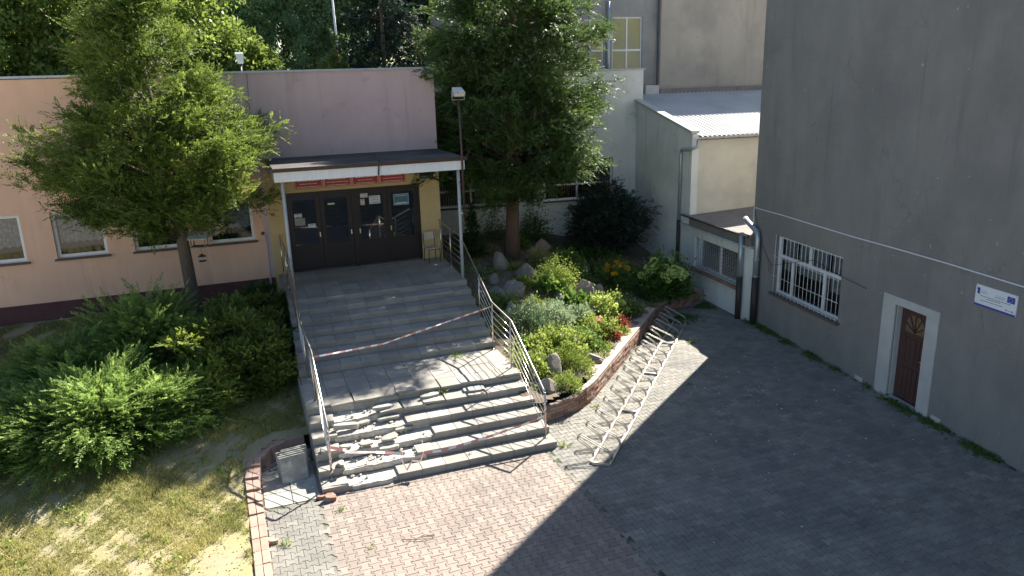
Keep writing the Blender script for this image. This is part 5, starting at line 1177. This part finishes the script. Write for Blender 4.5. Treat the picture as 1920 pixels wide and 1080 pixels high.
# litter: small pale scraps on the pavers, a dry twig
mb = MB(); rs = random.Random(21)
for i in range(190):
    if i < 110: x, y = rs.gauss(10.6, 1.0), rs.gauss(14.2, .8)
    else: x, y = rs.uniform(6.5, 13.3), rs.uniform(8.8, 17.5)
    if blocked(x, y): continue
    s_ = rs.choice([.008, .012, .012, .02])*rs.uniform(.7, 1.3); mb.tn = rs.random(); mb.ball((x, y, .016), s_, 5, 3, (1, rs.uniform(.5, 1.5), .3))
tag(mb.build('litter_scraps', m_paper), kind='stuff')
mb = MB(); mb.tube([(2.05, 11.15, .03), (2.25, 11.05, .035), (2.45, 11.12, .03), (2.6, 11.04, .02)], .006, 5).tube([(2.25, 11.05, .035), (2.42, 10.98, .04), (2.55, 10.98, .02)], .005, 5).tube([(2.2, 11.07, .03), (2.12, 11.0, .02)], .004, 5)
tag(mb.build('dry_twig', m_barkg), 'dry twig lying on the red pavers below the stairs', 'twig')
o = frag(.16, .10, .07, 77).build('brick_lump', m_brick); o.location = (.05, 11.92, .04); tag(o, 'broken brick lump at the kerb on the pale pavers', 'rubble')
o = frag(.16, .12, .06, 78).build('brick_lump', m_brick); o.location = (.98, 13.05, .045); tag(o, 'brick lump in the corner between slab row and stairs', 'rubble')
# dry leaf litter along rack and wall
n = 900; t_ = rng.random(n); lx = 6.3+t_*6.2+rng.normal(size=n)*.22; ly = 12.4+t_*6.9+rng.normal(size=n)*.22
P = np.stack([lx, ly, np.full(n, .016)], -1); leaf_mesh('dry_leaves', P, rng.normal(size=(n, 3))*np.array([1, 1, .12]), .035, .02, .9+rng.normal(size=n)*.1, Mleaf('dry_leaf', (.30, .20, .08), (.42, .32, .16), .2), kind='stuff', flat=.2)

# ------------------------------------------------------------------ trees
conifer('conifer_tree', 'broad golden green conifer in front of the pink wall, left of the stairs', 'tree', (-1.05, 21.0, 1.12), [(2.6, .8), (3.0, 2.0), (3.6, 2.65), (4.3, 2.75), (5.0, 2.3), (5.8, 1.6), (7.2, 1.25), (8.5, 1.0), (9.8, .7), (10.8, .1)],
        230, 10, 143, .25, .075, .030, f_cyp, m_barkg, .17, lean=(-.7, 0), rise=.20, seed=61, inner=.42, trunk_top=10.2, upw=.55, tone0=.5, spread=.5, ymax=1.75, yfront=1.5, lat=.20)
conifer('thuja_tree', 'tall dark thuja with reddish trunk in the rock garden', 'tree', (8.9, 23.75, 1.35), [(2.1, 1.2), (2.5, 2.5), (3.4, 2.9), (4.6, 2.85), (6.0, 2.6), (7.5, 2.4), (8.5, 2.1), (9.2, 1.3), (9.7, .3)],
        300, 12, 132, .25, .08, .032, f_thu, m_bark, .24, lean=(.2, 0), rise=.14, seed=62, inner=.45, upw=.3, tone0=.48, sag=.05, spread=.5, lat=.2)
conifer('small_thuja', 'narrow conical thuja by the railing and the white wall', 'tree', (7.55, 23.9, 1.5), [(.05, .42), (.5, .38), (1.2, .2), (1.75, .02)], 150, 5, 26, .10, .07, .02, f_thu, m_bark, .03, seed=63, inner=.2, upw=1.0, tone0=.25)
conifer('spreading_yew', 'dark spreading evergreen shrub in the corner of white wing and annex', 'shrub', (13.0, 24.6, 1.05), [(.1, 1.3), (.8, 1.55), (1.5, 1.2), (2.1, .6), (2.7, .1)], 260, 9, 32, .20, .11, .024, f_spr, m_bark, .08, seed=64, inner=.25, upw=.5, rise=.3, tone0=.4)
# background trees
BG = 'trees behind the school'
broad('deciduous_tree', 'bright green broadleaf tree behind the pink wing at the left edge', 'tree', (-8.5, 35.5, 1.3), [(0, 0, 7.2, 3.6, 3, 2.6), (2.5, -.5, 6.2, 2.8, 2.4, 1.8), (-3, 0, 6.6, 3, 2.6, 2.2), (.5, .5, 10.0, 3.2, 3, 2.4), (3.4, .5, 9.3, 2.6, 2.2, 2.0)], 30, 330, .42, .20, .13, f_dec, m_barkg, .3, BG, 71, .62)
broad('deciduous_tree', 'bright green broadleaf tree whose branches hang past the roof lamp', 'tree', (-1.8, 35.2, 1.3), [(0, 0, 7.6, 2.7, 2.4, 2.1), (2.2, -.4, 7.2, 1.9, 1.7, 1.2), (-2.5, 0, 7.0, 2.4, 2.2, 2.0), (0, .4, 10.0, 2.8, 2.4, 1.9), (3.2, -.6, 6.9, 1.2, 1.0, .6), (1.2, -.3, 5.9, 1.6, 1.4, .9)], 30, 260, .38, .19, .125, f_dec, m_barkg, .28, BG, 72, .42)
BH = 'tall trees of the wood'
broad('birch_tree', 'blue green birch behind the mauve wall, left of the white mast', 'tree', (3.8, 44, 1.3), [(0, 0, 8, 2.6, 2.2, 3.0), (-1.0, 0, 11, 2.2, 2, 3.0), (1.6, 0, 10.5, 2.0, 1.8, 3.0), (0, 0, 5, 2.3, 2, 2)], 30, 300, .45, .20, .11, f_birch, m_barkg, .18, BH, 73, .5, drop=.6)
broad('birch_tree', 'blue green birch in the middle, right of the dark gap', 'tree', (.6, 46, 1.3), [(0, 0, 8, 2.4, 2.2, 3.2), (1.0, 0, 11, 2.2, 2, 3.0), (-1.2, 0, 11.5, 2.0, 1.8, 3.0)], 30, 300, .45, .20, .11, f_birch, m_barkg, .18, BH, 74, .45, drop=.6)
broad('birch_tree', 'darker green tree right of the white mast', 'tree', (7.6, 45, 1.3), [(0, 0, 8, 2.4, 2.2, 3.2), (1.0, 0, 11, 2.2, 2, 3.0), (-1.0, 0, 11.0, 2.0, 1.8, 3.0), (.5, 0, 5, 2.4, 2, 2)], 30, 280, .45, .20, .11, f_birch, m_barkg, .18, BH, 75, .25, drop=.5)
conifer('spruce_tree', 'dark layered spruce behind the right end of the mauve wall', 'tree', (7.9, 38, 1.3), [(3, 2.6), (5, 2.4), (7.5, 1.9), (10, 1.2), (13, .1)], 170, 12, 22, .34, .20, .05, f_spr, m_barkg, .2, seed=76, group=BH, upw=-.05, rise=-.05, sag=.15)
broad('dark_tree', 'very dark broadleaf tree between the spruce and the thuja', 'tree', (11.6, 43, 1.3), [(0, 0, 8, 2.8, 2.2, 3.2), (1.0, 0, 12, 2.4, 2, 3.0), (-1.4, 0, 11.0, 2.2, 1.8, 3.0), (0, 0, 4.8, 2.6, 2, 2)], 28, 300, .45, .22, .13, f_dark, m_barkg, .25, BH, 77, .5)
broad('dark_tree', 'dark tree in the gap behind the roof lamp', 'tree', (-1.0, 49, 1.3), [(0, 0, 8, 3.8, 2.2, 3.6), (1.0, 0, 12.5, 3.2, 2, 3.0), (-3.4, 0, 11.0, 3.2, 1.8, 3.0)], 28, 320, .5, .24, .14, f_dark, m_barkg, .25, BH, 78, .5)
broad('dark_tree', 'dark tree behind the left broadleaf tree', 'tree', (-12, 48, 1.3), [(0, 0, 8, 5, 2.6, 4.2), (4.0, 0, 10, 4, 2.4, 4.0), (-4.4, 0, 10.0, 4.2, 2.4, 4.0)], 26, 320, .6, .28, .17, f_dark, m_barkg, .25, BH, 79, .5)
for i, (x, h_, lab) in enumerate(((4.75, 7.05, 'short bright thuja, leftmost of the narrow ones over the parapet'), (5.02, 6.95, 'short bright thuja, second of the pair over the parapet'), (5.42, 8.15, 'tallest dark narrow thuja left of the mast base'), (5.88, 7.35, 'narrow thuja at the foot of the white mast'))):
    conifer('narrow_thuja', lab, 'tree', (x, 36.2, 1.3), [(.3, .34), (h_-1.6, .26), (h_-.5, .15), (h_, .02)], 150, 4, 18, .16, .11, .035, f_lime if i < 2 else f_thu, m_bark, .05, seed=80+i, group='narrow thujas behind the parapet', inner=.2, upw=1.3, tone0=.15 if i < 2 else .6)
ms = thing('mast', 'slim white mast rising in front of the birches', 'mast', (5.72, 36.6, 1.3)); tube('shaft', [(0, 0, 0), (-.35, 0, 14)], [.06, .045], m_whitep, ms, 8)
tube('base_collar', [(0, 0, 0), (0, 0, .5)], .09, m_zinc, ms)
# far wood as one mass
n = 2600; C = np.stack([rng.uniform(-45, 40, n), rng.uniform(56, 66, n), rng.uniform(.5, 24, n)], -1); D = rng.normal(size=(n, 3))
P, d, l_, w_, tn = clumps(C, D, 26, 1.3, .75, .5, .5+.2*rng.normal(size=n), 1.)
leaf_mesh('far_wood', P, d, l_, w_, tn, f_dark, kind='stuff')
print('objects', len(bpy.data.objects), 'tris', sum(len(m_.loops)-2*len(m_.polygons) for m_ in bpy.data.meshes))
